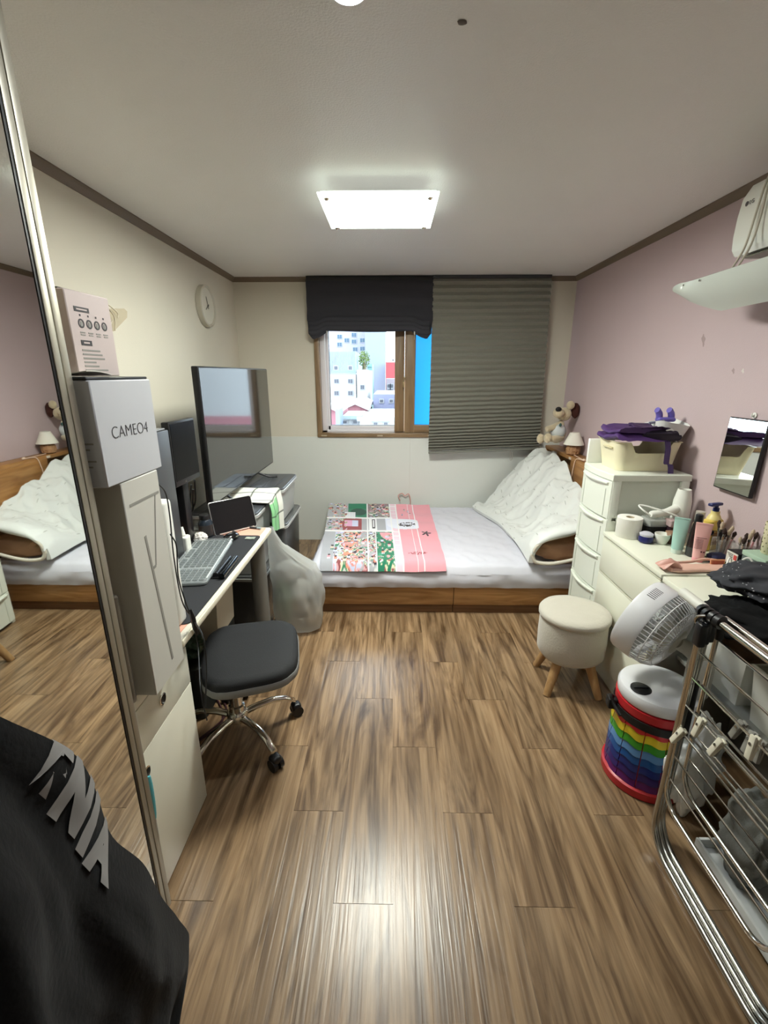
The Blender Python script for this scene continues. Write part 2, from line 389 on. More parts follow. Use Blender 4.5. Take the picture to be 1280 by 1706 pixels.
gl.box((-HX, -HY, -0.074), (HX, -HY+0.022, -0.066), 0.002); gl.box((-HX, HY-0.022, -0.074), (HX, HY, -0.066), 0.002)
gl.box((-HX, -HY+0.022, -0.074), (-HX+0.022, HY-0.022, -0.066), 0.002); gl.box((HX-0.022, -HY+0.022, -0.074), (HX, HY-0.022, -0.066), 0.002)
gl.build('glass_border', mat('lamp_glass', S(225, 236, 226), 0.08, var=0, trans=0.5, emit=(0.93, 1, 0.95, 1), estr=2.2), lp)
for sx in (-1, 1):
    for sy in (-1, 1):
        MB().lathe([(0.004, -0.05), (0.0045, -0.074), (0.011, -0.074), (0.012, -0.08), (0.007, -0.087), (0.001, -0.089)], 14, (sx*(HX-0.035), sy*(HY-0.035), 0)).build('knob', CHROME, lp)
for sx in (-0.045, 0.045):
    for sy in (-0.025, 0.03):
        MB().lathe([(0.004, -0.066), (0.004, -0.068), (0.001, -0.0685)], 8, (sx+0.01, sy, 0)).build('screw', STEEL, lp)
sp = thing('downlight', 'small round downlight, switched on, at the top edge of the ceiling', 'lamp', (-0.095, 1.225, ZC))
MB().lathe([(0.040, 0), (0.040, -0.008), (0.036, -0.011), (0.031, -0.008), (0.031, -0.004)], 32, cap1=False).build('ring', WHITE, sp)
MB().lathe([(0.031, -0.004), (0.030, -0.0095), (0.0005, -0.0098)], 32).build('lens', mat('downlight_lens', S(240, 244, 248), 0.3, var=0, emit=(0.9, 0.96, 1.0, 1), estr=DOWNLIGHT), sp)
q = atZ(770, 36, ZC)
tag(MB().blob((0, 0, 0), (0.012, 0.008, 0.004), 0.3, 3, 4, 2).build('ceiling_stain', mat('stain_grey', S(110, 104, 98), 0.8)), 'small dark grey smudge on the ceiling paper', 'stain').location = q+Vector((0, 0, -0.001))
# ================================================================== SHADES
BLKCLOTH = mat('black_shade_cloth', S(52, 52, 58), 0.85, var=0.12, vs_=40, stretch=(0.05, 1, 1), bump=0.1, bs=150)
sh = thing('roman_shade', 'black roman shade pulled halfway up over the open window half', 'blind', (-0.19, 4.13, 2.30))
def shade_fn(u, v):
    x = -0.522+1.052*u; e = abs(u-0.5)*2; droop = 0.0
    if e > 0.66:
        t = (e-0.66)/0.34; droop = 0.062*math.sin(min(1.0, t*1.25)*math.pi/2)*(1 if t < 0.8 else 1-(t-0.8)/0.2*0.75)
    zb = -0.405-droop+0.004*math.sin(u*9)
    z = zb*v
    y = -0.004*math.sin(v*math.pi*7)-0.035*v**3-0.008*math.exp(-((v-0.93)/0.05)**2)
    x += -0.012*math.sin(max(0, v-0.75)*6)*(1 if u > 0.5 else -1) if e > 0.9 else 0
    return (x, y, z)
MB().grid(shade_fn, 64, 40, 0.006).build('cloth', BLKCLOTH, sh)
for k, zz in enumerate((-0.31, -0.345, -0.375)):
    def fold(u, v, zz=zz, k=k):
        x = -0.50+1.0*u; e = abs(u-0.5)*2; dr = 0.045*smooth((e-0.7)/0.2)
        a = math.pi*v; return (x, -0.036-0.012*k*0.5-0.016*math.sin(a), zz-dr*0.8+0.022*math.cos(a))
    MB().grid(fold, 40, 8, 0.003).build('fold', BLKCLOTH, sh)
MB().box((-0.52, -0.012, -0.012), (0.528, 0.03, 0.024), 0.004).build('head_rail', BLACKP, sh)
for xx in (-0.355, 0.378):
    mb = MB().box((xx-0.005, -0.052, -0.43), (xx+0.005, -0.044, -0.375), 0.003); mb.cyl((xx, -0.048, -0.47), (xx, -0.048, -0.42), 0.0018, n=6)
    mb.build('cord_clip', mat('cord_clip', S(196, 192, 184), 0.4), sh)
PLEAT = mat('grey_pleat_cloth', S(132, 131, 121), 0.9, var=0.10, vs_=90, bump=0.08, bs=300)
ps = thing('pleated_shade', 'dark grey pleated shade hanging over the right window half', 'blind', (0.82, 4.14, 2.305))
NP = 34
zs = [0.0]
for i in range(NP*2): zs.append(zs[-1]+(1.0-0.55*smooth(i/(NP*2.0)*1.25-0.25)))
tot = zs[-1]; pts = []
for i, zz in enumerate(zs): pts.append((zz/tot, (-0.011 if i % 2 else 0.011)*(0.75+0.7*i/len(zs))))
rows = []
for t, dy in pts:
    row = []
    for k in range(25):
        u = k/24.0; hl = 1.418-0.044*u
        xe = 0.012*t if k == 24 else 0
        row.append((-0.486+(0.964+0.03*t)*u+0.0*xe, dy-0.02, -hl*t+0.0012*math.sin(u*30+t*40)))
    rows.append(row)
mb = MB(); mb.loft(rows, False, False, close=False)
mb.loft([[Vector(p)+Vector((0, 0.002, 0)) for p in r] for r in rows], False, False, close=False)
mb.build('pleated_cloth', PLEAT, ps, 15)
MB().box((-0.486, -0.035, -0.004), (0.475, 0.012, 0.02), 0.003).build('head_rail', DGREY, ps)
br = MB(); br.box((-0.486, -0.05, -0.014), (0.508, -0.012, 0.004), 0.003)
o = br.build('bottom_rail', mat('grey_rail', S(120, 120, 112), 0.5), ps); o.location = (0, 0, -1.405); o.rotation_euler = (0, -R(2.5), 0)
cordp = [(0.25, -0.03, -1.37), (0.252, -0.03, -1.48), (0.262, -0.03, -1.497), (0.272, -0.03, -1.48), (0.273, -0.03, -1.37)]
MB().tube(spline(cordp, 6), 0.0022, 6).build('pull_cord', mat('cord', S(176, 170, 160), 0.6), ps)

# ================================================================== OUTSIDE
def bmat(n, c): return mat('facade_'+n, tuple(0.42*k for k in c[:3]), 0.8, var=0.05, vs_=0.4)
WGL = mat('far_window_glass', S(62, 64, 74), 0.3, var=0)
WGLB = mat('far_window_blue', S(44, 74, 96), 0.3, var=0)
gz = -11.0
tag(MB().box((-70, 6, gz-0.5), (80, 160, gz)).build('ground', bmat('ground', S(190, 190, 186)), None, 0), kind='structure')
def building(name, label, px, py, Y, depth, m, wins=(), roof=None, wm=None, ww=(7, 6), base=None):
    gz = -11.0 if base is None else base
    """px=(x0,x1) py=(top,bottom) of the front facade in the view, standing at distance Y on the ground"""
    a = atY(px[0], py[0], Y); b = atY(px[1], py[0], Y)
    t = thing(name, label, 'building', ((a.x+b.x)/2, Y+depth/2, gz))
    hw = (b.x-a.x)/2; hz = a.z-gz
    MB().box((-hw, -depth/2, 0), (hw, depth/2, hz)).build('wall', m, t, 0)
    for wx, wy in wins:
        c = atY(wx, wy, Y); k = Y/FPX
        cx, cz = c.x-t.location.x, c.z-gz; w_, h_ = ww[0]*k/2, ww[1]*k/2
        f = MB(); f.box((cx-w_-0.06, -depth/2-0.06, cz-h_-0.06), (cx+w_+0.06, -depth/2+0.02, cz+h_+0.06)); fr = f.build('window', bmat('wframe', S(205, 205, 210)), t, 0)
        for s_ in (-1, 1):
            MB().box((cx+s_*w_*0.52-w_*0.44, -depth/2-0.08, cz-h_), (cx+s_*w_*0.52+w_*0.44, -depth/2-0.055, cz+h_)).build('pane', wm or WGL, fr, 0)
    return t, hw, hz
b1, hw, hz = building('office_block', 'low white block with four small square windows, seen through the window', (541, 593), (624, 680), 34, 9, bmat('white', S(240, 240, 240)),
    [(561, 635), (584, 635), (561, 655), (584, 655)])
b1s, hw, hz = building('rooftop_shed', 'pale blue ribbed metal shed on top of the white block', (541, 593), (586, 625), 34.4, 8, bmat('shed', S(190, 212, 222)), [(560, 613), (584, 613)], ww=(5, 5), base=atY(541, 624, 34).z+0.15)
for i in range(24):
    x = -hw+0.05+i*(2*hw-0.1)/23
    MB().box((x-0.03, -4.05, hz-1.6), (x+0.03, -3.99, hz)).build('rib', bmat('shed', S(190, 212, 222)), b1s, 0)
building('narrow_block', 'narrow white block with two windows one above the other', (594.5, 612), (616, 680), 33, 8, bmat('white', S(240, 240, 240)), [(604, 645), (604, 665)], ww=(6, 6))
st, hw, hz = building('stair_tower', 'slim mint green glazed stair tower beside the narrow white block', (612.8, 620), (606, 682), 42, 4, bmat('mint', S(170, 218, 214)))
for i in range(9): MB().box((-hw, -2.05, hz-0.3-i*0.42), (hw, -1.98, hz-0.24-i*0.42)).build('band', bmat('mintd', S(120, 180, 178)), st, 0)
building('apartment_tower', 'tall pale grey blue apartment tower behind the tree', (608, 642), (530, 655), 62, 14, bmat('tower', S(176, 190, 214)))
building('apartment_block', 'lavender apartment block with many windows in the far left', (530, 608), (520, 600), 66, 12, bmat('lav', S(206, 204, 226)),
    [(566, 561), (578, 567), (566, 574), (590, 569), (590, 558), (592, 582), (604, 567), (604, 581)], ww=(7, 5.5), wm=WGLB)
building('red_building', 'red fronted building at the right edge of the open window', (643, 668), (603, 632), 54, 8, bmat('red', S(222, 92, 98)), [(655, 600)], ww=(2, 2))
building('brick_house', 'greyish house with balconies under the red building', (643.5, 668), (631, 660), 44, 6, bmat('greyish', S(196, 180, 190)), [(648, 643), (653, 643), (648, 651), (653, 651)], ww=(4, 5))
building('low_annexe', 'low lavender annexe with two windows', (622, 668), (657, 685), 30, 8, bmat('lav2', S(172, 174, 206)), [(636, 668), (652, 668)], ww=(5, 4))
def gable(name, label, px, py_e, py_r, Y, depth, wm_, rm):
    a = atY(px[0], py_e, Y); b = atY(px[1], py_e, Y); rz_ = atY(px[0], py_r, Y).z-gz
    t = thing(name, label, 'building', ((a.x+b.x)/2, Y+depth/2, gz)); hw = (b.x-a.x)/2; hz = a.z-gz
    MB().loft([[(-hw, y, 0), (hw, y, 0), (hw, y, hz), (0, y, rz_), (-hw, y, hz)] for y in (-depth/2, depth/2)]).build('wall', wm_, t, 0)
    for s_ in (-1, 1):
        MB().loft([[(s_*hw*1.12, y, hz-(rz_-hz)*0.12+0.02), (0, y, rz_+0.02), (0, y, rz_+0.22), (s_*hw*1.12, y, hz-(rz_-hz)*0.12+0.22)] for y in (-depth/2-0.3, depth/2+0.3)]).build('roof', rm, t, 0)
    return t
gable('gabled_house', 'pink house front under a broad white gable roof', (572, 613), 683, 674, 26, 6, bmat('pink', S(222, 150, 160)), bmat('white', S(240, 240, 240)))
gable('pink_house', 'small pink house at the lower left corner of the window', (536, 566), 688, 680, 20, 4, bmat('pink2', S(214, 140, 152)), bmat('white', S(240, 240, 240)))
building('chimney_block', 'slim pale blue chimney block in front of the pink house', (559, 566), (682, 712), 17.5, 1.2, bmat('shed2', S(160, 178, 206)))
for i, (x0, x1, yy, Y) in enumerate(((566, 600, 697, 19), (590, 668, 690, 24), (600, 668, 700, 17))):
    t, hw, hz = building('flat_roof_house', ['white flat roofed house with a parapet, nearest on the left', 'broad white flat roofed house behind the nearer roofs', 'white flat roofed house at the lower right of the window'][i], (x0, x1), (yy, 720), Y, 4, bmat('white', S(240, 240, 240)), [((x0+x1)/2-8, yy+6), ((x0+x1)/2+9, yy+6)], ww=(6, 4))
    MB().box((-hw-0.1, -2.2, hz-0.02), (hw+0.1, -1.9, hz+0.12)).build('parapet', bmat('parapet', S(190, 206, 212)), t, 0)
fb, hw, hz = building('pink_banded_block', 'white block with a pink band, seen only as a reflection in the television', (700, 1000), (560, 720), 26, 5, bmat('white', S(240, 240, 240)))
MB().box((-hw, -2.56, hz-5.9), (hw, -2.5, hz-4.2)).build('band', bmat('pink', S(222, 150, 160)), fb, 0)
# a tree on the roof terrace, and the hill
tp = atY(607, 616, 36)
NR = atY(600, 616, 33).z
tr = thing('rooftop_tree', 'light green leafy tree between the far buildings', 'tree', (tp.x, 36, NR+0.01))
MB().cyl((0, 0, 0), (0, 0, tp.z-NR+0.6), 0.16, 0.08, 8).build('trunk', mat('bark', S(110, 96, 80), 0.9), tr)
lv = MB(); rnd = random.Random(3)
for i in range(420):
    d = Vector((rnd.gauss(0, 1), rnd.gauss(0, 1), rnd.gauss(0, 1))).normalized()*rnd.random()**0.4
    c_ = Vector((d.x*0.46, d.y*0.46, tp.z-NR+0.75+d.z*0.66)); e_ = Euler((rnd.random()*6, rnd.random()*6, rnd.random()*6)).to_matrix()
    lv.add([c_+e_ @ Vector(p) for p in ((-0.07, 0, 0), (0, -0.04, 0.01), (0.07, 0, 0), (0, 0.04, 0.01))], [(0, 1, 2, 3)])
tag(lv.build('foliage', mat('leaf_green', S(92, 110, 56), 0.7, var=0.25, vs_=4), tr, 0), kind='stuff')
hl = MB()
def hillf(u, v): return (-30+110*u, 120+12*v, gz+(24.5-gz*0+1.5*math.sin(u*9)+noise.noise(Vector((u*12, v*3, 0)))*2.2)*math.sin(v*math.pi*0.5)*smooth(u*1.4+0.05)*0.9)
hl.grid(hillf, 50, 14); tag(hl.build('hill', mat('hill_green', S(84, 118, 108), 0.9, var=0.3, vs_=0.4)), 'hazy green wooded hill far behind the red building', 'hill')
# ================================================================== BED
BEDW = wood('bed_oak', S(190, 146, 96), S(158, 114, 68), 0, 1.0, 0.42, 0.06, streak=0.78, fine=40)
BEDWY = wood('bed_oak_y', S(186, 138, 84), S(158, 112, 64), 1, 1.0, 0.4, 0.06, streak=0.8, fine=40)
PLIN = wood('bed_plinth', S(128, 92, 62), S(104, 74, 48), 0, 1.0, 0.5, 0.05, streak=0.85)
BX0, BX1, BY0, BY1 = -0.53, 1.38, 2.77, 4.185
bed = thing('bed', 'low oak platform bed with drawer fronts and a white mattress under the window', 'bed', (0.42, 3.48, 0))
MB().box((BX0+0.01, BY0+0.02, 0.055), (BX1, BY1, 0.2), 0.003).build('box', BEDW, bed, world=True)
for x0, x1 in ((BX0+0.02, 0.418), (0.422, BX1)):
    MB().box((x0, BY0+0.012, 0), (x1, BY0+0.05, 0.066), 0.002).build('plinth', PLIN, bed, world=True)
for x0, x1 in ((BX0, 0.418), (0.422, BX1)):
    MB().box((x0, BY0-0.004, 0.066), (x1, BY0+0.018, 0.198), 0.003).build('drawer_front', BEDW, bed, world=True)
SHEET = mat('white_sheet', S(214, 214, 224), 0.85, var=0.02, sheen=0.1)
def mattress_fn():
    b = MB(); nx, ny = 110, 80; x0, x1, ya, yb = BX0-0.02, 1.37, BY0-0.02, 4.186; zb, zt, rr = 0.2, 0.347, 0.055
    def hgt(x, y):
        ex = min(x-x0, x1-x); ey = min(y-ya, yb-y); e = max(0.0, min(ex, ey))
        k = rr-min(rr, e); z = zt-(rr-math.sqrt(max(0, rr*rr-k*k)))
        # wrinkles of the sheet fan out from the front and the duvet
        w_ = noise.noise(Vector((x*5+y*2.2, y*3-x*2.5, 1)))*0.5+noise.noise(Vector((x*11+y*7, y*9-x*6, 4)))*0.35
        z += 0.016*(0.4-abs(w_)*1.9)*smooth((x-0.1)/0.5+0.25)*smooth(e/0.05)+0.005*(0.3-abs(noise.noise(Vector((x*20-y*9, y*7+x*5, 9))))*1.4)*smooth((x+0.1)/0.4)
        return z
    top = [[(x0+(x1-x0)*i/nx, ya+(yb-ya)*j/ny) for j in range(ny+1)] for i in range(nx+1)]
    vs_ = [(x, y, hgt(x, y)) for row in top for x, y in row]; idx = lambda i, j: i*(ny+1)+j
    b.add(vs_, [(idx(i, j), idx(i+1, j), idx(i+1, j+1), idx(i, j+1)) for i in range(nx) for j in range(ny)])
    per = [top[i][0] for i in range(nx+1)]+[top[nx][j] for j in range(1, ny+1)]+[top[i][ny] for i in range(nx-1, -1, -1)]+[top[0][j] for j in range(ny-1, 0, -1)]
    rings = []
    cx, cy = (x0+x1)/2, (ya+yb)/2
    for z in (0.3, 0.27, 0.235, zb):
        ring = []
        for k, (x, y) in enumerate(per):
            bul = 0.012*math.sin((z-zb)/(0.3-zb)*math.pi)+0.012*noise.noise(Vector((x*14+z*38, y*14, z*20)))
            d = Vector((1 if x > x1-1e-4 else -1 if x < x0+1e-4 else 0, 1 if y > yb-1e-4 else -1 if y < ya+1e-4 else 0, 0))
            ring.append((x+d.x*bul, y+(d.y*bul if d.y < 0 else 0), z))
        rings.append(ring)
    b.loft(rings, False, True); return b
MM = mattress_fn(); bmx = MM.build('mattress', SHEET, bed, 50, world=True)
hb = thing('headboard_shelf', 'oak shelf headboard against the mauve wall at the head of the bed', 'headboard', (1.47, 3.6, 0))
HX0 = 1.405
MB().box((HX0, 2.66, 0.905), (1.53, 4.185, 0.935), 0.003).build('top_board', BEDWY, hb, world=True)
MB().box((HX0, 4.15, 0), (1.53, 4.185, 0.905), 0.002).build('end_board', BEDWY, hb, world=True)
MB().box((1.50, 2.66, 0), (1.53, 4.15, 0.905), 0.002).build('back_board', BEDWY, hb, world=True)
MB().box((HX0, 2.66, 0), (1.50, 2.695, 0.905), 0.002).build('end_board', BEDWY, hb, world=True)
MB().box((HX0, 2.695, 0), (1.50, 3.56, 0.905), 0.002).build('door_panel', BEDWY, hb, world=True)
MB().box((HX0, 3.58, 0.0), (1.50, 4.15, 0.64), 0.002).build('door_panel', BEDWY, hb, world=True)
MB().box((HX0-0.008, 3.555, 0.912), (HX0, 3.59, 0.93), 0.002).build('catch', mat('catch_pale', S(220, 206, 190), 0.5), hb, world=True)

# ------------------------------------------------------------------ printed blanket
def paint(u, v):
    """print of the blanket: u along the bed (left to right), v from the wall to the front; white lines between picture panels"""
    W_, G_, GR, PK, LP, OR, LB, BK, MR = (.86, .86, .88), (.02, .2, .11), (.42, .43, .47), (.82, .36, .42), (.84, .62, .72), (.8, .3, .2), (.62, .66, .85), (.03, .02, .03), (.32, .06, .07)
    def fig(cx, cy, s, cols):
        du, dv = (u-cx)/s, (v-cy)/s
        if du*du+(dv+0.9)**2 < 0.16: return BK
        if abs(du) < 0.5 and -0.55 < dv < 0.35: return cols[0]
        if abs(du) < 0.42 and 0.35 <= dv < 1.1 and abs(du) > 0.08: return cols[1]
        return None
    col = None
    if u > 0.665: col = PK
    elif u > 0.61: col = LP if abs(((v*14) % 1)-0.5) > 0.06 else W_
    elif v < 0.27: col = GR if u < 0.2 else G_ if u < 0.385 else (.25, .2, .22) if u < 0.6 else PK
    elif v < 0.52: col = GR if u < 0.16 else MR if u < 0.33 else GR if u < 0.4 else W_ if u < 0.47 else GR if u < 0.55 else (.72, .76, .9)
    else: col = GR if u < 0.1 else LB if u < 0.18 else OR if u < 0.3 else GR if u < 0.46 else G_
    # white rules
    for a in (0.385, 0.605, 0.665, 0.78, 0.83):
        if abs(u-a) < (0.006 if a < 0.7 else 0.0022): return W_
    for b in (0.27, 0.285, 0.52, 0.535):
        if u < 0.62 and abs(v-b) < 0.008: return W_
    if u < 0.6 and 0.535 < v and abs(u-0.455) < 0.004: return W_
    # big shapes
    if (u-0.3)**2/0.006+(v-0.15)**2/0.006 < 1 and u < 0.38: col = (.01, .07, .05)
    if 0.17 < u < 0.27 and 0.15 < v < 0.3: col = W_ if (u*60 % 1) > 0.2 else LB
    if 0.13 < u < 0.3 and 0.33 < v < 0.47: col = MR if u < 0.17 or v > 0.44 else LB if u > 0.24 else (.75, .4, .6)
    if 0.425 < u < 0.455 and 0.3 < v < 0.48: col = BK if abs(u-0.44) > 0.007 or abs(v-.39) > .07 else W_
    if 0.56 < u < 0.85 and 0.29 < v < 0.49:
        if (u-0.72)**2/0.03+(v-0.38)**2/0.012 < 1: col = (.8, .82, .93)
        if (u-0.745)**2/0.006+(v-0.4)**2/0.0018 < 1 and noise.noise(Vector((u*60, v*40, 2))) > -0.05: col = BK
    if ((u-0.9)**2+((v-0.56)*1.0)**2)**0.5 < 0.028*(1+0.6*math.cos(5*math.atan2(v-0.56, u-0.9))): col = BK
    if (u-0.79)**2/0.006+(v-0.86)**2/0.0003 < 1 and noise.noise(Vector((u*70, v*60, 8))) > 0: col = MR
    if u < 0.6 and v > 0.55 and u > 0.46:
        if (u-0.6)**2/0.012+(v-0.55)**2/0.02 < 1: col = PK
        if noise.noise(Vector((u*26, v*16, 5))) > 0.3: col = (.05, .33, .2)
    # crowded scenes: irregular blots of many colours
    dens = 0.30 if (u < 0.2 and v < 0.52) else 0.2 if v < 0.27 and 0.39 < u < 0.6 else 0.12 if v > 0.54 and 0.1 < u < 0.46 else 0.34 if v > 0.54 and u > 0.46 and u < 0.6 else 9
    nA = noise.noise(Vector((u*22, v*20, 11.3))); nB = noise.noise(Vector((u*13+5, v*22, 3.7)))
    if abs(nA) > dens:
        pal = [(.75, .74, .72), (.05, .04, .06), (.7, .25, .18), (.55, .6, .8), (.75, .4, .42), (.3, .08, .09), (.78, .7, .5), (.06, .25, .14)]
        col = pal[int((nB*0.5+0.5)*15.99) % 8]
    # rows of small figures
    cols = [(W_, BK), (OR, LB), (PK, W_), (BK, MR), (LB, BK), ((.7, .6, .5), G_)]
    k = 0
    for (u0, u1, n, v0, s) in ((0.03, 0.17, 4, 0.06, 0.022), (0.06, 0.16, 3, 0.2, 0.026), (0.03, 0.15, 4, 0.38, 0.028), (0.4, 0.59, 6, 0.08, 0.026), (0.4, 0.59, 6, 0.19, 0.026),
                                (0.09, 0.44, 9, 0.6, 0.026), (0.06, 0.44, 10, 0.7, 0.026), (0.05, 0.44, 9, 0.82, 0.03), (0.05, 0.44, 10, 0.93, 0.026), (0.49, 0.59, 3, 0.72, 0.026), (0.48, 0.58, 3, 0.86, 0.026), (0.7, 0.82, 4, 0.2, 0.014), (0.69, 0.8, 3, 0.1, 0.016)):
        for i in range(n):
            k += 1; cx = u0+(u1-u0)*(i+0.5)/n; cy = v0+0.018*math.sin(k*2.3)
            cx += 0.01*math.sin(k*3.7); cy += 0.02*math.sin(k*1.3)
            if k % 3 and abs(u-cx) < s and abs(v-cy) < s*1.6:
                f = fig(cx, cy, s, cols[(k*5) % 6])
                if f: return f
    return col
BPRINT = bpy.data.materials.new('blanket_print'); BPRINT.use_nodes = True
nt = BPRINT.node_tree; at_ = nt.nodes.new('ShaderNodeAttribute'); at_.attribute_name = 'print'
nt.links.new(at_.outputs['Color'], nt.nodes['Principled BSDF'].inputs['Base Color']); nt.nodes['Principled BSDF'].inputs['Roughness'].default_value = 0.95
nt.nodes['Principled BSDF'].inputs['Sheen Weight'].default_value = 0.2
NU, NV = 250, 180
FLx, FRx, BLx, BRx = atZ(528, 956, 0.36), atZ(746, 949, 0.36), atZ(549, 842, 0.36), atZ(713, 838, 0.36)
def blanket_p(u, v):
    xf = FLx.x+(FRx.x-FLx.x)*u; xb = BLx.x+(BRx.x-BLx.x)*u; yf = BY0-0.028+0.004*math.sin(u*14); yb = 4.12-0.03*u
    x = xb+(xf-xb)*v; y = yb+(yf-yb)*v
    z = 0.3635+0.003+0.0035*noise.noise(Vector((x*7, y*9, 3)))+0.004*smooth((u-0.65)*4)*math.sin(v*40+math.sin(u*12)*2)
    if v > 0.955: t = (v-0.955)/0.045; z -= 0.05*t*t; y -= 0.0
    if v < 0.08: z += 0.02*(1-v/0.08)
    z += 0.018*math.exp(-((u-0.97)/0.02)**2)*smooth(0.2-v)
    return (x, y, z)
mb = MB().grid(blanket_p, NU, NV, 0.006)
bl = single('printed_blanket', mb, BPRINT, 'thin blanket printed with green, grey and pink picture panels spread on the bed', 'blanket', loc=(0, 3.45, 0.36))
ca = bl.data.color_attributes.new('print', 'FLOAT_COLOR', 'POINT')
kk = (NU+1)*(NV+1)
cc = [paint(i/NU, j/NV) for i in range(NU+1) for j in range(NV+1)]
vals = []
for c_ in cc+cc: vals += [c_[0], c_[1], c_[2], 1]
ca.data.foreach_set('color', vals[:len(bl.data.vertices)*4])
lo_ = [atY(667, 834, 4.165), atY(664, 826, 4.165), atY(670, 822, 4.165), atY(675, 826, 4.165), atY(681, 823, 4.165), atY(684, 834, 4.165), atY(683, 846, 4.15)]
single('pink_strap', MB().tube(spline(lo_, 6), 0.005, 8), mat('strap_pink', S(206, 160, 150), 0.7), 'thin pink looped strap against the wall behind the blanket', 'strap', loc=tuple(lo_[0]))

# ------------------------------------------------------------------ duvet, pillow
DUV = bpy.data.materials.new('duvet_cotton'); DUV.use_nodes = True
nt = DUV.node_tree; p_ = nt.nodes['Principled BSDF']; p_.inputs['Roughness'].default_value = 0.9; p_.inputs['Sheen Weight'].default_value = 0.15
tc_ = nt.nodes.new('ShaderNodeTexCoord'); mp_ = nt.nodes.new('ShaderNodeMapping'); mp_.inputs['Scale'].default_value = (17, 11, 17)
br_ = nt.nodes.new('ShaderNodeTexVoronoi'); br_.inputs['Randomness'].default_value = 0.75; br_.inputs['Scale'].default_value = 1.0
sx_ = nt.nodes.new('ShaderNodeVectorMath'); sx_.operation = 'SUBTRACT'
nt.links.new(tc_.outputs['Object'], mp_.inputs[0]); nt.links.new(mp_.outputs[0], br_.inputs['Vector'])
nt.links.new(mp_.outputs[0], sx_.inputs[0]); nt.links.new(br_.outputs['Position'], sx_.inputs[1])
sv_ = nt.nodes.new('ShaderNodeVectorMath'); sv_.operation = 'MULTIPLY'; sv_.inputs[1].default_value = (7.0, 1.6, 1.2)
nt.links.new(sx_.outputs[0], sv_.inputs[0]); ln_ = nt.nodes.new('ShaderNodeVectorMath'); ln_.operation = 'LENGTH'; nt.links.new(sv_.outputs[0], ln_.inputs[0])
rm_ = nt.nodes.new('ShaderNodeValToRGB'); rm_.color_ramp.elements[0].position = 0.3; rm_.color_ramp.elements[1].position = 0.42
rm_.color_ramp.elements[0].color = S(188, 191, 186); rm_.color_ramp.elements[1].color = S(224, 227, 224)
nt.links.new(ln_.outputs['Value'], rm_.inputs[0]); nt.links.new(rm_.outputs[0], p_.inputs['Base Color'])
DRIM = mat('duvet_rim', S(222, 216, 202), 0.9, var=0.04)
def xl(y):  # left hem of the duvet on the mattress
    t = (y-2.72)/(4.14-2.72)
    return 0.885-0.01*t+0.02*math.sin(t*5)-0.11*smooth((t-0.55)/0.45)
def duvet_h(x, y):
    d = x-xl(y)
    base = 0.39+0.03*smooth(d/0.05)
    rise = 0.5*smooth((d-0.02)/0.56)*(0.5+0.5*smooth((y-2.75)/0.7))
    rise *= 1.0-0.12*math.exp(-((y-3.2)/0.2)**2)
    w1 = noise.noise(Vector((x*4+y*1.5, y*4.5-x*2, 2.2))); w2 = noise.noise(Vector((x*9-y*3, y*10+x*4, 6.6)))
    wr_ = 0.06*(0.35-abs(w1)*1.7)+0.04*(0.2-abs(w2)*1.3)+0.007*noise.noise(Vector((x*26, y*22, 1)))
    g = 0.014*math.exp(-(((x+0.75*y) % 0.34-0.17)/0.018)**2)
    h_ = base+rise+wr_*smooth(d/0.1)-g*smooth(d/0.12)
    K = ((0.86, 0.42), (0.90, 0.475), (0.95, 0.56), (1.05, 0.61), (1.15, 0.635), (1.3, 0.66), (1.45, 0.67)); fp = K[0][1]
    for (xa, za), (xb, zb_) in zip(K, K[1:]):
        if x >= xa: fp = za+(zb_-za)*min(1, (x-xa)/(xb-xa))
    t_ = math.exp(-(max(0.0, y-2.78)/0.24)**2)
    return h_*(1-t_)+max(h_, fp+wr_*0.25)*t_
dv = thing('duvet', 'white quilted duvet heaped over the head end of the bed', 'duvet', (1.1, 3.4, 0.36))
def duv(u, v):
    y = 2.74+1.33*v; a = xl(y); x = a+(1.37-a)*u
    z = duvet_h(x, y)
    if v < 0.05: z = z-(z-0.40)*0.0
    if u < 0.03: z = 0.388+(z-0.388)*math.sqrt(u/0.03)
    return (x, y, z)
MB().grid(duv, 90, 120, 0.03).build('cover', DUV, dv, 70, world=True)
# turned-up front: rim rolls around an opening that shows the tan underside
fr = [atY(887, 925, 2.72), atY(893, 912, 2.717), atY(908, 901, 2.715), atY(930, 895, 2.715), atY(952, 890, 2.715), atY(966, 884, 2.715)]
fb = [atY(887, 925, 2.72), atY(893, 936, 2.717), atY(915, 939, 2.715), atY(940, 936, 2.715), atY(966, 930, 2.72)]
MB().tube(spline(fr, 8), 0.011, 10, rs=None).build('rolled_hem', DRIM, dv, world=True)
MB().tube(spline(fb, 8), 0.012, 10).build('rolled_hem', DRIM, dv, world=True)
# front drape between hem and cover top
def drape(u, v):
    i = u*(len(FRS)-1); k = min(int(i), len(FRS)-2); p = FRS[k].lerp(FRS[k+1], i-k)
    x = p.x; top = duvet_h(max(x, xl(2.74)+0.001), 2.745)
    return (x, 2.742-0.022*math.sin(v*math.pi*0.5)-0.012*math.sin(v*math.pi), top*(1-v)+p.z*v if top > p.z else p.z+0.001*v)
FRS = spline(fr, 8)
MB().grid(drape, 40, 8, 0.012).build('front_drape', DUV, dv, 70, world=True)
pl = MB().blob((1.13, 2.86, 0.455), (0.21, 0.125, 0.085), 0.1, 3.5, 2, 4, flat=0.372)
single('tan_pillow', pl, mat('tan_cloth', S(178, 138, 106), 0.9, var=0.1, vs_=12, bump=0.2, bs=60), 'tan pillow peeking out of the opening at the front of the duvet', 'pillow', loc=(1.15, 2.86, 0.375))

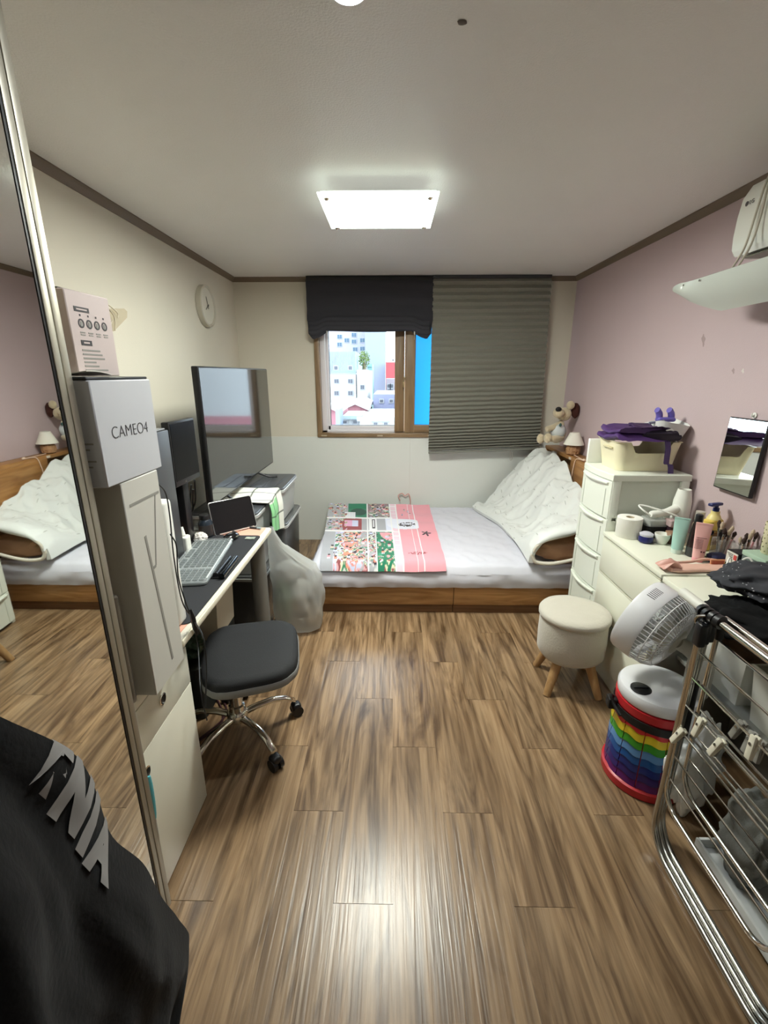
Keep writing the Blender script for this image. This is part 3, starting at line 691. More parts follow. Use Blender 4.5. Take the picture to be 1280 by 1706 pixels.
# ------------------------------------------------------------------ things on the headboard shelf
PLUSH = mat('plush_cream', S(206, 190, 158), 0.95, var=0.15, vs_=60, bump=0.6, bs=180, sheen=0.4)
PLUSHB = mat('plush_brown', S(72, 38, 30), 0.95, var=0.15, vs_=60, bump=0.6, bs=180)
pz = 0.935
pd = thing('plush_dog', 'cream plush dog with a black nose sitting at the end of the shelf', 'plush toy', (1.445, 3.85, pz))
def pp(x, y, Y=4.03): return atY(x, y, Y-0.2)-Vector((1.445, 3.85, pz))
MB().blob(pp(929, 721, 4.05), (0.07, 0.06, 0.085), 0.06, 3, 1, 3).build('body', PLUSH, pd)
hd = MB(); hd.blob(pp(940, 690), (0.058, 0.055, 0.055), 0.05, 3, 2, 3); hd.blob(pp(931, 688, 3.98), (0.045, 0.05, 0.04), 0.05, 3, 3, 3)
hd.build('head', PLUSH, pd)
MB().blob(pp(931, 682, 3.94), (0.025, 0.016, 0.02), 0.03, 2, 1, 2).build('nose', mat('plush_nose', S(16, 14, 15), 0.4), pd)
MB().blob(pp(951, 675, 4.0), (0.033, 0.022, 0.033), 0.08, 3, 5, 3).build('ear', PLUSH, pd)
MB().blob(pp(959, 684, 4.03), (0.034, 0.026, 0.062), 0.08, 3, 6, 3).build('ear', PLUSHB, pd)
MB().tube(spline([pp(936, 706), pp(922, 712, 3.99), pp(911, 715, 3.97)], 5), 0.024, 10, rs=[0.03-0.0008*i for i in range(11)]).build('arm', PLUSH, pd)
for Y_, ax, ay in ((3.97, 901, 731), (3.92, 913, 730)):
    lg = MB(); lg.tube(spline([pp(936, 730, 4.0), pp(922, 731, Y_), pp(ax+4, ay, Y_)], 5), 0.026, 10); lg.blob(pp(ax, ay, Y_-0.02), (0.031, 0.03, 0.04), 0.06, 3, 4, 3)
    lg.build('leg', PLUSH, pd)
MB().blob(pp(930, 718, 4.0), (0.062, 0.05, 0.06), 0.05, 3, 9, 3).build('shirt', mat('plush_shirt', S(206, 212, 214), 0.9), pd)
MB().blob(pp(934, 708, 3.945), (0.011, 0.006, 0.015), 0.1, 3, 1, 2).build('badge', mat('plush_badge', S(70, 100, 96), 0.7), pd)
tl = thing('table_lamp', 'small lamp with a white conical shade and a wicker base on the shelf', 'lamp', (1.452, 3.66, pz))
wk = MB()
wk.lathe([(0.03, 0.0), (0.043, 0.008), (0.05, 0.035), (0.047, 0.062), (0.034, 0.078), (0.0, 0.079)], 20)
for i in range(12):
    a = i*math.pi/6; wk.tube([(0.044*math.cos(a), 0.044*math.sin(a), 0.006), (0.053*math.cos(a), 0.053*math.sin(a), 0.035), (0.049*math.cos(a), 0.049*math.sin(a), 0.063), (0.036*math.cos(a), 0.036*math.sin(a), 0.078)], 0.0035, 6)
for zz, rr in ((0.012, 0.048), (0.035, 0.053), (0.058, 0.05)): wk.tube([(rr*math.cos(i*0.3927), rr*math.sin(i*0.3927), zz) for i in range(16)], 0.0028, 6, True)
wk.build('base', mat('wicker', S(178, 136, 98), 0.7, var=0.2, vs_=40), tl)
MB().cyl((0, 0, 0.075), (0, 0, 0.12), 0.01).build('socket', WHITE, tl)
MB().lathe([(0.078, 0.082), (0.036, 0.176), (0.034, 0.176), (0.076, 0.082)], 32, cap0=False, cap1=False).build('shade', mat('shade_linen', S(232, 228, 216), 0.9, var=0.03), tl)
cb = [(1.45, 3.62, pz+0.004), (1.44, 3.5, pz+0.004), (1.43, 3.38, pz+0.005), (1.412, 3.33, pz+0.012), (1.397, 3.44, pz+0.002), (1.395, 3.47, 0.86), (1.394, 3.48, 0.78)]
cbo = MB().tube(spline(cb, 8), 0.0035, 6); cbo.blob((1.42, 3.35, pz+0.012), (0.012, 0.016, 0.01), 0.05, 2, 1, 2)
single('lamp_cord', cbo, mat('cord_pale', S(226, 200, 178), 0.5), 'pale cord with a switch running over the front of the shelf', 'cord', loc=(1.45, 3.62, pz))
# ================================================================== LEFT SIDE
# ------------------------------------------------------------------ wardrobe with mirror doors
MIRR = mat('mirror_silver', (0.86, 0.88, 0.86), 0.015, 1.0, var=0)
FRAMEA = mat('champagne_aluminium', S(166, 161, 146), 0.42, 0.7, var=0.04, stretch=(1, 1, 0.05), vs_=30)
WARD = mat('wardrobe_board', S(176, 168, 150), 0.5, var=0.05)
wd = thing('mirror_wardrobe', 'tall wardrobe with mirrored sliding doors along the left wall', 'wardrobe', (-1.0, 0.0, 0))
MB().box((-1.335, -1.14, 0), (-0.70, 0.975, 2.24), 0.003).build('body', WARD, wd, world=True)
MB().box((-0.70, 0.963, 0), (-0.668, 0.984, 2.24), 0.002).build('end_post', FRAMEA, wd, world=True)
for ya, yb in ((0.05, 0.959), (-0.86, 0.04)):
    d = MB().box((-0.69, ya, 0.03), (-0.672, yb, 2.22)).build('door', WARD, wd, 0, world=True)
    MB().box((-0.672, ya+0.02, 0.05), (-0.6705, yb-0.022, 2.2)).build('mirror_pane', MIRR, d, 0, world=True)
    for yy in (ya, yb-0.019): MB().box((-0.69, yy, 0.03), (-0.667, yy+0.019, 2.22), 0.002).build('stile', FRAMEA, d, world=True)
    for yy in (ya+0.0192, yb-0.0255): MB().box((-0.672, yy, 0.05), (-0.669, yy+0.006, 2.2)).build('gasket', BLACKP, d, 0, world=True)
    for zz in (0.03, 2.2): MB().box((-0.69, ya+0.02, zz), (-0.667, yb-0.02, zz+0.02), 0.002).build('rail', FRAMEA, d, world=True)

# ------------------------------------------------------------------ black jacket hanging on the mirror door
JK = mat('black_jersey', S(9, 9, 10), 0.95, var=0.25, vs_=5, bump=0.15, bs=90, sheen=0.05, spec=0.25)
jk = thing('black_jacket', 'black sweatshirt with large white letters on the sleeve, hanging in front of the mirror', 'jacket', (-0.55, 0.5, 0))
# silhouette rows: (z, far edge y, near edge y, x of the far edge)
rows = [(1.36, 0.40, 0.1, -0.60), (1.26, 0.445, 0.05, -0.57), (1.155, 0.485, 0.0, -0.52), (1.005, 0.549, -0.02, -0.505), (0.86, 0.60, -0.04, -0.5), (0.723, 0.628, -0.05, -0.5), (0.58, 0.67, -0.05, -0.5),
        (0.443, 0.712, -0.05, -0.5), (0.33, 0.745, -0.05, -0.5), (0.24, 0.775, -0.04, -0.5), (0.19, 0.765, -0.03, -0.5), (0.15, 0.70, -0.02, -0.5), (0.10, 0.66, 0.0, -0.5)]
def jrow(v):
    i = v*(len(rows)-1); k = min(int(i), len(rows)-2); f = i-k
    a, b, c, d = rows[max(k-1, 0)], rows[k], rows[k+1], rows[min(k+2, len(rows)-1)]
    o_ = [0.5*(2*b[q]+(c[q]-a[q])*f+(2*a[q]-5*b[q]+4*c[q]-d[q])*f*f+(3*b[q]-a[q]-3*c[q]+d[q])*f**3) for q in range(4)]
    o_[1] += 0.006*math.sin(v*31)+0.008*noise.noise(Vector((v*9, 2, 5))); return o_
def jfront(u, v):
    z, yf, yn, xf = jrow(v); y = yn+(yf-yn)*u
    bulge = 0.085*math.sin(min(1, (1-u)*2.2)*math.pi/2)*smooth(v*2.5)
    a = v*7.0+u*3
    fold = 0.03*math.sin(u*11+v*5+2.2*noise.noise(Vector((u*2, v*3, 1))))+0.02*noise.noise(Vector((u*5, v*6, 7)))+0.012*noise.noise(Vector((u*14+v*6, v*9-u*6, 3)))
    return (xf+0.0+bulge+fold*smooth((1-u)*5)*smooth(v*3+0.2), y+0.006*math.sin(v*26)*u, z)
def jback(u, v):
    z, yf, yn, xf = jrow(v); y = yn+(yf-yn)*u
    return (xf-0.05*math.sin(min(1, (1-u)*5)*math.pi/2)-0.004, y+0.006*math.sin(v*26)*u, z)
body = MB().grid(jfront, 60, 70); body.grid(jback, 60, 40); body.build('body', JK, jk, 80, world=True)
MB().tube([(-0.62, 0.3, 1.36), (-0.64, 0.3, 1.42), (-0.655, 0.3, 1.44)], 0.006, 8).build('loop', JK, jk, world=True)
WPR = mat('white_flock_print', S(150, 149, 147), 0.7, var=0.06)
def on_jacket(y, z, off):
    zs_ = [r[0] for r in rows]; k = 0
    while k < len(rows)-2 and zs_[k+1] > z: k += 1
    f = (zs_[k]-z)/(zs_[k]-zs_[k+1]); v = max(0, min(1, (k+f)/(len(rows)-1)))
    _, yf, yn, _x = jrow(v); u = max(0, min(1, (y-yn)/(yf-yn)))
    p = Vector(jfront(u, v)); return Vector((p.x+off, p.y, p.z+0.0))
def letter(ch, c, size, rot):
    tm = text_mesh(ch, size, Matrix.Rotation(R(rot), 4, 'Z'), 0.0, bold=0.008)
    b = bmesh.new(); vs_ = [b.verts.new((v[0], v[1], 0)) for v in tm.v]
    for f in tm.f:
        try: b.faces.new([vs_[i] for i in f])
        except ValueError: pass
    bmesh.ops.triangulate(b, faces=b.faces); bmesh.ops.subdivide_edges(b, edges=[e for e in b.edges if e.calc_length() > size*0.12], cuts=3, use_grid_fill=True)
    mb = MB(); b.verts.index_update()
    mb.add([on_jacket(c.y+v.co.x, c.z+v.co.y, 0.003) for v in b.verts], [[v.index for v in f.verts] for f in b.faces]); b.free()
    mb.build('letter', WPR, jk, 60, world=True)
for ch, px, py, sz in (('R', 106, 1282, 0.10), ('N', 130, 1334, 0.105), ('I', 150, 1376, 0.105), ('A', 168, 1412, 0.10)):
    letter(ch, atX(px, py, -0.485), sz, -73)

# ------------------------------------------------------------------ drawer cabinet
cab = thing('drawer_cabinet', 'glossy cream cabinet with round finger holes beside the desk', 'cabinet', (-1.0, 1.17, 0))
MB().box((-1.32, 0.988, 0.0), (-0.72, 1.35, 0.70), 0.002).build('body', CREAM, cab, world=True)
HOLE = mat('hole_dark', S(30, 28, 25), 0.6)
def front(name, z0, z1, hy, hz):
    f = MB().box((-0.7185, 0.990, z0), (-0.70, 1.349, z1), 0.0015).build(name, CREAM, cab, world=True)
    MB().lathe([(0.019, 0), (0.019, 0.003), (0.015, 0.0045), (0.0145, 0.0)], 22, mtx=TR((-0.6998, hy, hz), 0, R(90), 0), cap0=False, cap1=False).build('finger_ring', CHROME, f, world=True)
    MB().lathe([(0.0146, 0.0), (0.0146, 0.0008), (0.0005, 0.0009)], 22, mtx=TR((-0.6998, hy, hz), 0, R(90), 0)).build('finger_hole', HOLE, f, world=True)
front('door', 0.008, 0.518, 1.027, 0.455); front('drawer', 0.521, 0.660, 1.163, 0.597); front('drawer', 0.663, 0.70, 1.163, 0.682)
tb = thing('brush', 'teal handled brush hanging from the finger hole of the cream cabinet', 'brush', (-0.69, 1.02, 0.44))
bp = [(-0.688, 1.018, 0.452), (-0.686, 1.012, 0.40), (-0.687, 1.005, 0.31)]
MB().tube(spline(bp, 6), 0.006, 10, rs=[0.004, 0.0055, 0.006, 0.0065, 0.007, 0.007, 0.0075, 0.0075, 0.008, 0.008, 0.008, 0.0075, 0.006]).build('handle', mat('teal_plastic', S(96, 186, 196), 0.25), tb, world=True)
MB().tube([(-0.687, 1.005, 0.312), (-0.688, 1.0, 0.25), (-0.69, 0.995, 0.15)], 0.007, 10, rs=[0.005, 0.008, 0.009]).build('sleeve', mat('clear_wrap', S(232, 232, 226), 0.2, trans=0.5, alpha=0.75), tb, world=True)

# ------------------------------------------------------------------ boxes on the cabinet
CARD = mat('white_carton', S(196, 197, 200), 0.55, var=0.02)
CARDE = mat('white_carton_warm', S(206, 204, 194), 0.55, var=0.02)
tb_ = thing('tall_carton', 'tall white carton with a grey line drawing, under the lettered box', 'box', (-0.78, 1.14, 0.70))
MB().box((-0.98, 1.05, 0.7005), (-0.645, 1.225, 1.300), 0.002, 1).build('body', CARDE, tb_, world=True)
LINE = mat('grey_line_print', S(146, 144, 136), 0.6)
def stripe(px0, px1, wd_, name='printed_line', X=-0.6449):
    a = atX(*px0, X); b = atX(*px1, X); d = (b-a); d.x = 0; n = Vector((0, -d.z, d.y)).normalized()*wd_
    MB().loft([[a-n, b-n, b+n, a+n], [Vector((q.x+0.0008, q.y, q.z)) for q in (a-n, b-n, b+n, a+n)]]).build(name, LINE, tb_, 0, world=True)
stripe((216, 843), (264, 819), 0.0035); stripe((258, 825), (260, 942), 0.0022); stripe((260, 942), (256, 946), 0.004); stripe((242, 893), (288, 1097), 0.0045)
cm = thing('lettered_carton', 'white carton reading CAMEO 4, stacked above the tall carton', 'box', (-0.85, 1.13, 1.30))
MB().box((-1.2, 1.0, 1.3015), (-0.645, 1.255, 1.538), 0.0025, 1).build('body', CARD, cm, world=True)
MB().box((-1.2, 0.998, 1.5385), (-0.65, 1.252, 1.545), 0.002, 1).build('lid_flap', BLACKP, cm, world=True)
text_mesh('CAMEO4', 0.041, faceXp((-0.6445, 1.128, 1.418)) @ Matrix.Rotation(R(-1.0), 4, 'Z'), 0.0004, bold=-0.0009).build('lettering', PRINT, cm, 0, world=True)
text_mesh('4', 0.03, faceYm((-0.70, 0.9995, 1.47)), 0.0003).build('lettering', PRINT, cm, 0, world=True)
for i in range(5): MB().box((-0.715, 0.9992, 1.40-i*0.013), (-0.66-0.01*(i % 3), 0.9996, 1.404-i*0.013)).build('small_print', LINE, cm, 0, world=True)
PINKC = mat('pale_pink_carton', S(204, 188, 182), 0.6, var=0.03)
pk = thing('pink_carton', 'pale pink carton with printed pictograms on top of the lettered carton', 'box', (-0.76, 1.12, 1.546))
bt = Matrix.Translation((-0.69, 1.04, 1.5465)) @ Euler((0, 0, R(-3))).to_matrix().to_4x4()
MB().box((-0.14, 0, 0), (0, 0.145, 0.178), 0.002, 1, mtx=bt).build('body', PINKC, pk, world=True)
MB().box((-0.138, 0.001, 0.178), (-0.002, 0.16, 0.182), 0.001, 1, mtx=bt @ Matrix.Rotation(R(-4), 4, 'Y')).build('lid_flap', mat('kraft_dark', S(104, 98, 88), 0.8), pk, world=True)
def pbx(y0, z0, y1, z1, m=PRINT, d=0.0006): return MB().box((0.0, y0, z0), (d, y1, z1), 0, mtx=bt).build('printed_mark', m, pk, 0, world=True)
pbx(0.02, 0.136, 0.068, 0.146); pbx(0.025, 0.066, 0.06, 0.077)
pbx(0.027, 0.1395, 0.061, 0.1425, PINKC, 0.0009)
pbx(0.033, 0.07, 0.052, 0.0735, PINKC, 0.0009)
for i in range(4):
    yy = 0.036+i*0.026
    MB().lathe([(0.0098, 0), (0.0098, 0.0006), (0.0065, 0.0007), (0.0065, 0)], 16, mtx=bt @ TR((0, yy, 0.112), 0, R(90), 0), cap0=False, cap1=False).build('printed_mark', PRINT, pk, 0, world=True)
    MB().box((0, yy-0.003, 0.106), (0.0007, yy+0.004, 0.116), 0, mtx=bt).build('printed_mark', LINE, pk, 0, world=True)
    pbx(yy-0.002, 0.127, yy+0.002, 0.131); pbx(yy-0.008, 0.092, yy+0.008, 0.0945, LINE); pbx(yy-0.007, 0.087, yy+0.007, 0.0895, LINE)
for i, l in enumerate((0.06, 0.066, 0.072, 0.04, 0.048, 0.078)): pbx(0.024, 0.054-i*0.0085, 0.024+l, 0.0575-i*0.0085, LINE)
KR = mat('kraft_paper', S(176, 164, 136), 0.75, var=0.06)
kb = thing('kraft_bag', 'kraft paper bag with string handles lying behind the pink carton', 'paper bag', (-0.8, 1.24, 1.546))
MB().box((-0.86, 1.19, 1.5465), (-0.74, 1.247, 1.655), 0.003).build('pink_sleeve', PINKC, kb, world=True)
kq = [atX(171, 514, -0.78), atX(207, 514, -0.78), atX(212, 519, -0.78), atX(212, 529, -0.78), atX(190, 552, -0.78), atX(176, 552, -0.78)]
MB().loft([kq, [p+Vector((-0.07, 0, 0)) for p in kq]]).build('bag', KR, kb, world=True)
hq = [atX(192, 551, -0.774), atX(191, 530, -0.772), atX(182, 515, -0.772), atX(177, 506, -0.774), atX(187, 513, -0.774), atX(196, 522, -0.774), atX(196, 530, -0.774)]
MB().tube(spline(hq, 6), 0.0018, 6).build('handle', mat('paper_string', S(214, 204, 178), 0.8), kb, world=True)
hq = [atX(180, 549, -0.774), atX(184, 542, -0.772), atX(187, 534, -0.772)]
MB().tube(spline(hq, 6), 0.0018, 6).build('handle', MATS['paper_string'], kb, world=True)
wp = MB()
def paperf(u, v): return (-0.69+0.06*v-0.02, 1.005+0.09*u, 1.5485+0.003*math.sin(u*3)*v+0.008*(1-u)*v)
wp.grid(paperf, 14, 8, 0.0015)
single('torn_paper', wp, mat('white_paper', S(214, 210, 200), 0.7), 'folded white paper scrap in front of the pink carton', 'paper', loc=(-0.69, 1.03, 1.5465))
bw = thing('brown_board', 'brown board in clear film standing between wardrobe post and tall carton', 'board', (-0.75, 1.01, 0.70))
MB().box((-1.05, 1.0, 0.701), (-0.70, 1.012, 1.12), 0.004).build('board', mat('brown_card', S(112, 88, 62), 0.6, var=0.1), bw, world=True)
MB().vbox((-1.04, 1.013, 0.702), (-0.685, 1.03, 1.02), 0.008, bev=0.004).build('film', mat('clear_film', S(168, 158, 140), 0.15, alpha=0.55), bw, world=True)

# ------------------------------------------------------------------ desk
DX1, DY0, DY1, DZ = -0.672, 1.262, 2.40, 0.735
DESKW = mat('desk_white', S(226, 222, 206), 0.4, var=0.03)
dk = thing('desk', 'white desk with a long front edge along the left wall', 'desk', (-1.0, 1.83, 0))
MB().box((-1.325, DY0, 0.703), (DX1, DY1, DZ), 0.006, 2).build('top', DESKW, dk, world=True)
MB().box((DX1-0.001, DY0+0.01, 0.708), (DX1+0.006, DY1-0.005, 0.731), 0.003).build('edge_band', mat('edge_ivory', S(234, 228, 206), 0.35), dk, world=True)
LEGG = mat('leg_grey', S(122, 122, 118), 0.4, 0.3, var=0.05)
for x_, y_ in ((-0.738, 2.335), (-1.25, 2.31), (-1.25, 1.45)):
    MB().lathe([(0.06, 0), (0.06, 0.012), (0.042, 0.02), (0.042, 0.70), (0.05, 0.703)], 24, (x_, y_, 0)).build('leg', LEGG, dk, world=True)
MB().box((-1.30, 1.40, 0.62), (-1.28, 2.36, 0.70), 0.003).build('back_rail', LEGG, dk, world=True)
PINKM = mat('pink_mat', S(224, 168, 146), 0.7, var=0.03)
single('pink_desk_mat', MB().vbox((-1.18, 1.30, DZ+0.0003), (-0.692, 2.385, DZ+0.002), 0.01), PINKM, 'thin salmon pink mat lying on the desk under the black pad', 'desk mat', loc=(-0.93, 1.84, DZ), smooth=20)
single('black_desk_pad', MB().vbox((-1.0, 1.36, DZ+0.0022), (-0.683, 2.25, DZ+0.0055), 0.025), mat('black_pad', S(40, 41, 45), 0.75, var=0.08, vs_=60, bump=0.1, bs=400), 'black desk pad under the keyboard', 'desk mat', loc=(-0.84, 1.8, DZ+0.002), smooth=20)
DT = DZ+0.0057
# keyboard with clear cover
kbd = thing('keyboard', 'grey keyboard under a clear plastic cover on the black pad', 'keyboard', (-0.853, 1.885, DT), R(6.5))
KG = mat('keyboard_grey', S(146, 152, 154), 0.45, var=0.05); KEYM = mat('key_grey', S(74, 82, 84), 0.5, var=0.05)
MB().vbox((-0.088, -0.245, 0), (0.088, 0.245, 0.016), 0.02, bev=0.004).build('case', KG, kbd)
key_me = None
for r_ in range(6):
    for c_ in range(20):
        if (r_ == 5 and 4 <= c_ <= 8) or (c_ in (14,)) or (r_ == 0 and c_ % 5 == 4): continue
        x, y = 0.062-r_*0.0255+(0.004 if r_ == 0 else 0), -0.222+c_*0.0234
        if key_me: k = bpy.data.objects.new('key', key_me); COL.objects.link(k); k.parent = kbd
        else: k = MB().box((-0.0105, -0.0095, 0), (0.0105, 0.0095, 0.006), 0.002, 1).build('key', KEYM, kbd, 30); key_me = k.data
        k.location = (-x, -y, 0.016)
k = MB().box((-0.0105, -0.055, 0), (0.0105, 0.055, 0.006), 0.002, 1).build('space_key', KEYM, kbd, 30); k.location = (0.0655, 0.085, 0.016)
COVER = mat('clear_cover', S(226, 234, 234), 0.12, var=0, alpha=0.16, spec=0.6)
cv = MB().vbox((-0.092, -0.249, 0.017), (0.092, 0.249, 0.026), 0.016, bev=0.003); cv.build('clear_cover', COVER, kbd)
MB().tube([(0.086, -0.23, 0.026), (0.086, 0.23, 0.026)], 0.003, 8).build('cover_edge', mat('cover_edge', S(214, 222, 222), 0.15), kbd)
# mouse, case, packet
ms = thing('mouse', 'black glossy mouse beyond the keyboard', 'mouse', (-0.82, 2.19, DT), R(70))
MB().blob((0, 0, 0.012), (0.052, 0.031, 0.022), 0.02, 1, 0, 3, flat=0.0).build('shell', mat('mouse_black', S(20, 20, 22), 0.12), ms)
MB().cyl((0.022, -0.005, 0.031), (0.022, 0.005, 0.031), 0.007, n=12).build('wheel', DGREY, ms)
MB().box((0.0, -0.03, 0.006), (0.03, -0.027, 0.02), 0.001).build('side_button', STEEL, ms)
pc = thing('folding_pen_case', 'glossy black rolled case at the front edge of the pad', 'case', (-0.715, 1.81, DT), R(2))
MB().tube([(0.014, -0.10, 0.013), (0.014, 0.10, 0.013)], 0.013, 16).build('roll', BLACKG, pc)
MB().tube([(-0.016, -0.085, 0.012), (-0.016, 0.105, 0.012)], 0.012, 16).build('roll', mat('black_sheen', S(30, 30, 32), 0.25), pc)
MB().box((-0.034, -0.095, 0.0), (0.026, 0.1, 0.006), 0.002).build('flap', BLACKP, pc)
pa = MB(); pa.grid(lambda u, v: (-0.725+0.05*u-0.025, 2.2+0.03*v-0.015, DT+0.004+0.003*math.sin(u*9)*math.sin(v*3)), 14, 6, 0.003)
single('small_packet', pa, mat('foil_green', S(176, 186, 172), 0.3, 0.2, var=0.3, vs_=60), 'small shiny packet lying on the far right corner of the pad', 'packet', loc=(-0.725, 2.2, DT))
pn = thing('marker_pen', 'short dark marker at the far corner of the desk', 'pen', (-0.755, 2.365, DZ+0.008))
MB().cyl((-0.04, 0.012, 0), (0.02, -0.006, 0), 0.006).build('barrel', DGREY, pn); MB().cyl((0.02, -0.006, 0), (0.042, -0.012, 0), 0.0065).build('cap', mat('pen_cap', S(150, 170, 176), 0.3), pn)
# tablet leaning back
tbt = thing('tablet', 'silver edged tablet with a dark screen leaning on the desk', 'tablet', (-0.835, 2.325, DZ+0.003))
ux = Vector((0.165, 0.165, 0)).normalized(); nb = Vector((-ux.y, ux.x, 0)); up = (Vector((0, 0, 1))*math.cos(R(17))+nb*math.sin(R(17)))
Mt = Matrix(((ux.x, up.x, 0, 0), (ux.y, up.y, 0, 0), (ux.z, up.z, 0, 0), (0, 0, 0, 1)))
nn = ux.cross(up)
for i in range(3): Mt[i][2] = nn[i]
MB().vbox((-0.122, 0.0, -0.008), (0.122, 0.178, 0.0), 0.012, bev=0.001, mtx=Mt).build('case', mat('silver_edge', S(200, 200, 198), 0.3, 0.6), tbt)
MB().vbox((-0.119, 0.003, -0.0005), (0.119, 0.175, 0.0006), 0.011, mtx=Mt).build('screen', mat('tablet_glass', S(20, 20, 22), 0.22), tbt)
MB().box((-0.03, 0.0, -0.045), (0.05, 0.006, -0.004), 0.002, mtx=Mt @ Matrix.Rotation(R(17), 4, 'X')).build('stand', DGREY, tbt)
MB().box((-0.10, 0.0, 0.002), (0.10, 0.007, 0.012), 0.002, mtx=Mt).build('ledge', mat('ledge_clear', S(200, 180, 172), 0.3), tbt)
# jar, adaptor, carton, papers
jr = thing('supplement_jar', 'dark jar with a blue grey shoulder beside the tablet', 'jar', (-0.965, 2.235, DZ+0.002))
MB().lathe([(0.033, 0), (0.036, 0.004), (0.036, 0.078), (0.028, 0.094), (0.024, 0.098)], 24).build('body', mat('jar_dark', S(40, 48, 58), 0.2), jr)
MB().lathe([(0.0366, 0.012), (0.0366, 0.07)], 24, cap0=False, cap1=False).build('label', mat('jar_label', S(52, 48, 48), 0.5, var=0.5, vs_=90), jr)
MB().lathe([(0.0272, 0.098), (0.0272, 0.118), (0.025, 0.121), (0.0, 0.121)], 24).build('cap', BLACKP, jr)
wa = thing('power_adaptor', 'white power adaptor standing behind the keyboard', 'adaptor', (-0.975, 2.0, DT))
MB().vbox((-0.025, -0.025, 0), (0.025, 0.025, 0.085), 0.01, bev=0.004).build('body', WHITE, wa); MB().cyl((0, 0, 0.085), (-0.01, 0.01, 0.125), 0.012, 0.009).build('plug', WHITE, wa)
sc_ = thing('small_carton', 'little white carton with a blue and orange label at the back of the desk', 'box', (-1.19, 2.21, DZ+0.002))
MB().box((-0.03, -0.03, 0), (0.03, 0.03, 0.1), 0.002).build('body', WHITE, sc_); MB().box((0.0302, -0.026, 0.01), (0.031, 0.026, 0.055), 0).build('label', mat('label_orange', S(206, 146, 84), 0.5), sc_, 0)
MB().box((0.0302, -0.026, 0.058), (0.031, 0.026, 0.08), 0).build('label', mat('label_blue', S(66, 96, 140), 0.5), sc_, 0)
for i in range(6):
    col_ = [S(214, 212, 200), S(180, 186, 168), S(206, 200, 190), S(150, 160, 140), S(220, 218, 210), S(96, 96, 92)][i]
    single('booklet', MB().box((-0.052, -0.045, 0), (0.052, 0.045, 0.0045), 0.0008, 1, mtx=TR((-1.065, 2.275, DZ+0.003+i*0.0052), 0, 0, R(7*i-18))), mat('booklet_%d' % i, col_, 0.6),
           ['white booklet at the bottom of the desk pile', 'sage booklet second from the bottom of the desk pile', 'cream booklet third from the bottom of the desk pile', 'moss green booklet fourth from the bottom of the desk pile', 'bright white booklet second from the top of the desk pile', 'dark grey booklet on top of the desk pile'][i], 'booklet', 'booklets piled on the desk', loc=(-1.065, 2.275, DZ+0.003+i*0.0052))
single('tissue_wad', MB().blob((-0.968, 2.16, DZ+0.025), (0.034, 0.034, 0.026), 0.25, 4, 3, 4, flat=DT), mat('tissue', S(226, 220, 214), 0.9), 'crumpled tissue between the white adaptor and the dark jar', 'tissue', loc=(-0.968, 2.16, DT))
# game console standing upright
cs = thing('console_tower', 'slim white console with a dark slit standing at the near end of the desk', 'console', (-0.82, 1.325, DZ))
MB().box((-0.98, 1.285, DZ+0.003), (-0.70, 1.335, 1.165), 0.012, 3).build('side_shell', WHITE, cs, world=True)
MB().box((-0.98, 1.344, DZ+0.003), (-0.705, 1.40, 1.172), 0.012, 3).build('side_shell', WHITE, cs, world=True)
MB().box((-0.97, 1.334, DZ+0.006), (-0.712, 1.345, 1.15), 0.002).build('core', BLACKG, cs, world=True)
# desktop tower and monitor
tw = thing('computer_tower', 'dark grey computer tower behind the cartons', 'computer', (-1.1, 1.77, DZ))
MB().box((-1.28, 1.74, DZ+0.0025), (-0.955, 1.955, 1.325), 0.006).build('case', mat('tower_grey', S(64, 65, 68), 0.35, var=0.04), tw, world=True)
MB().box((-1.27, 1.745, 1.3255), (-0.965, 1.947, 1.332), 0.004).build('top_panel', mat('tower_top', S(120, 120, 122), 0.4), tw, world=True)
mo = thing('monitor', 'black desktop monitor beside the television', 'monitor', (-0.955, 2.09, DZ+0.003), R(-2))
MB().box((-0.035, -0.122, 0.325), (0.0, 0.122, 0.615), 0.006).build('housing', BLACKP, mo)
MB().box((-0.002, -0.113, 0.352), (0.0015, 0.113, 0.605)).build('screen', mat('monitor_glass', S(4, 4, 5), 0.3, spec=0.15), mo, 0)
text_mesh('LG', 0.012, faceXp((0.0012, -0.03, 0.338)), 0.0004).build('logo', STEEL, mo, 0)
MB().box((-0.11, 0.0, 0.02), (-0.034, 0.06, 0.4), 0.006).build('neck', BLACKP, mo); MB().lathe([(0.07, 0), (0.07, 0.01), (0.06, 0.018), (0.03, 0.024)], 28, (-0.10, 0.03, 0)).build('foot', BLACKP, mo)
# cables behind the monitor: a dark tangle
for i in range(4):
    rr = random.Random(i+5); y_ = 2.24+0.035*i
    pts_ = [(-1.02+0.02*rr.random(), y_-0.06, 0.98+0.05*rr.random()), (-1.06, y_+0.02, 0.9), (-1.1+0.03*rr.random(), y_+0.04, 0.84), (-1.16, y_+0.02, 0.78), (-1.2, y_-0.02, DZ+0.012)]
    single('desk_cable', MB().tube(spline(pts_, 8), 0.0045, 6), BLACKP, ['black cable looping lowest below the monitor, nearest the tower', 'black cable second from the tower below the monitor', 'black cable third from the tower below the monitor', 'black cable below the monitor nearest the television'][i], 'cable', 'cables below the monitor', loc=tuple(pts_[-1]))
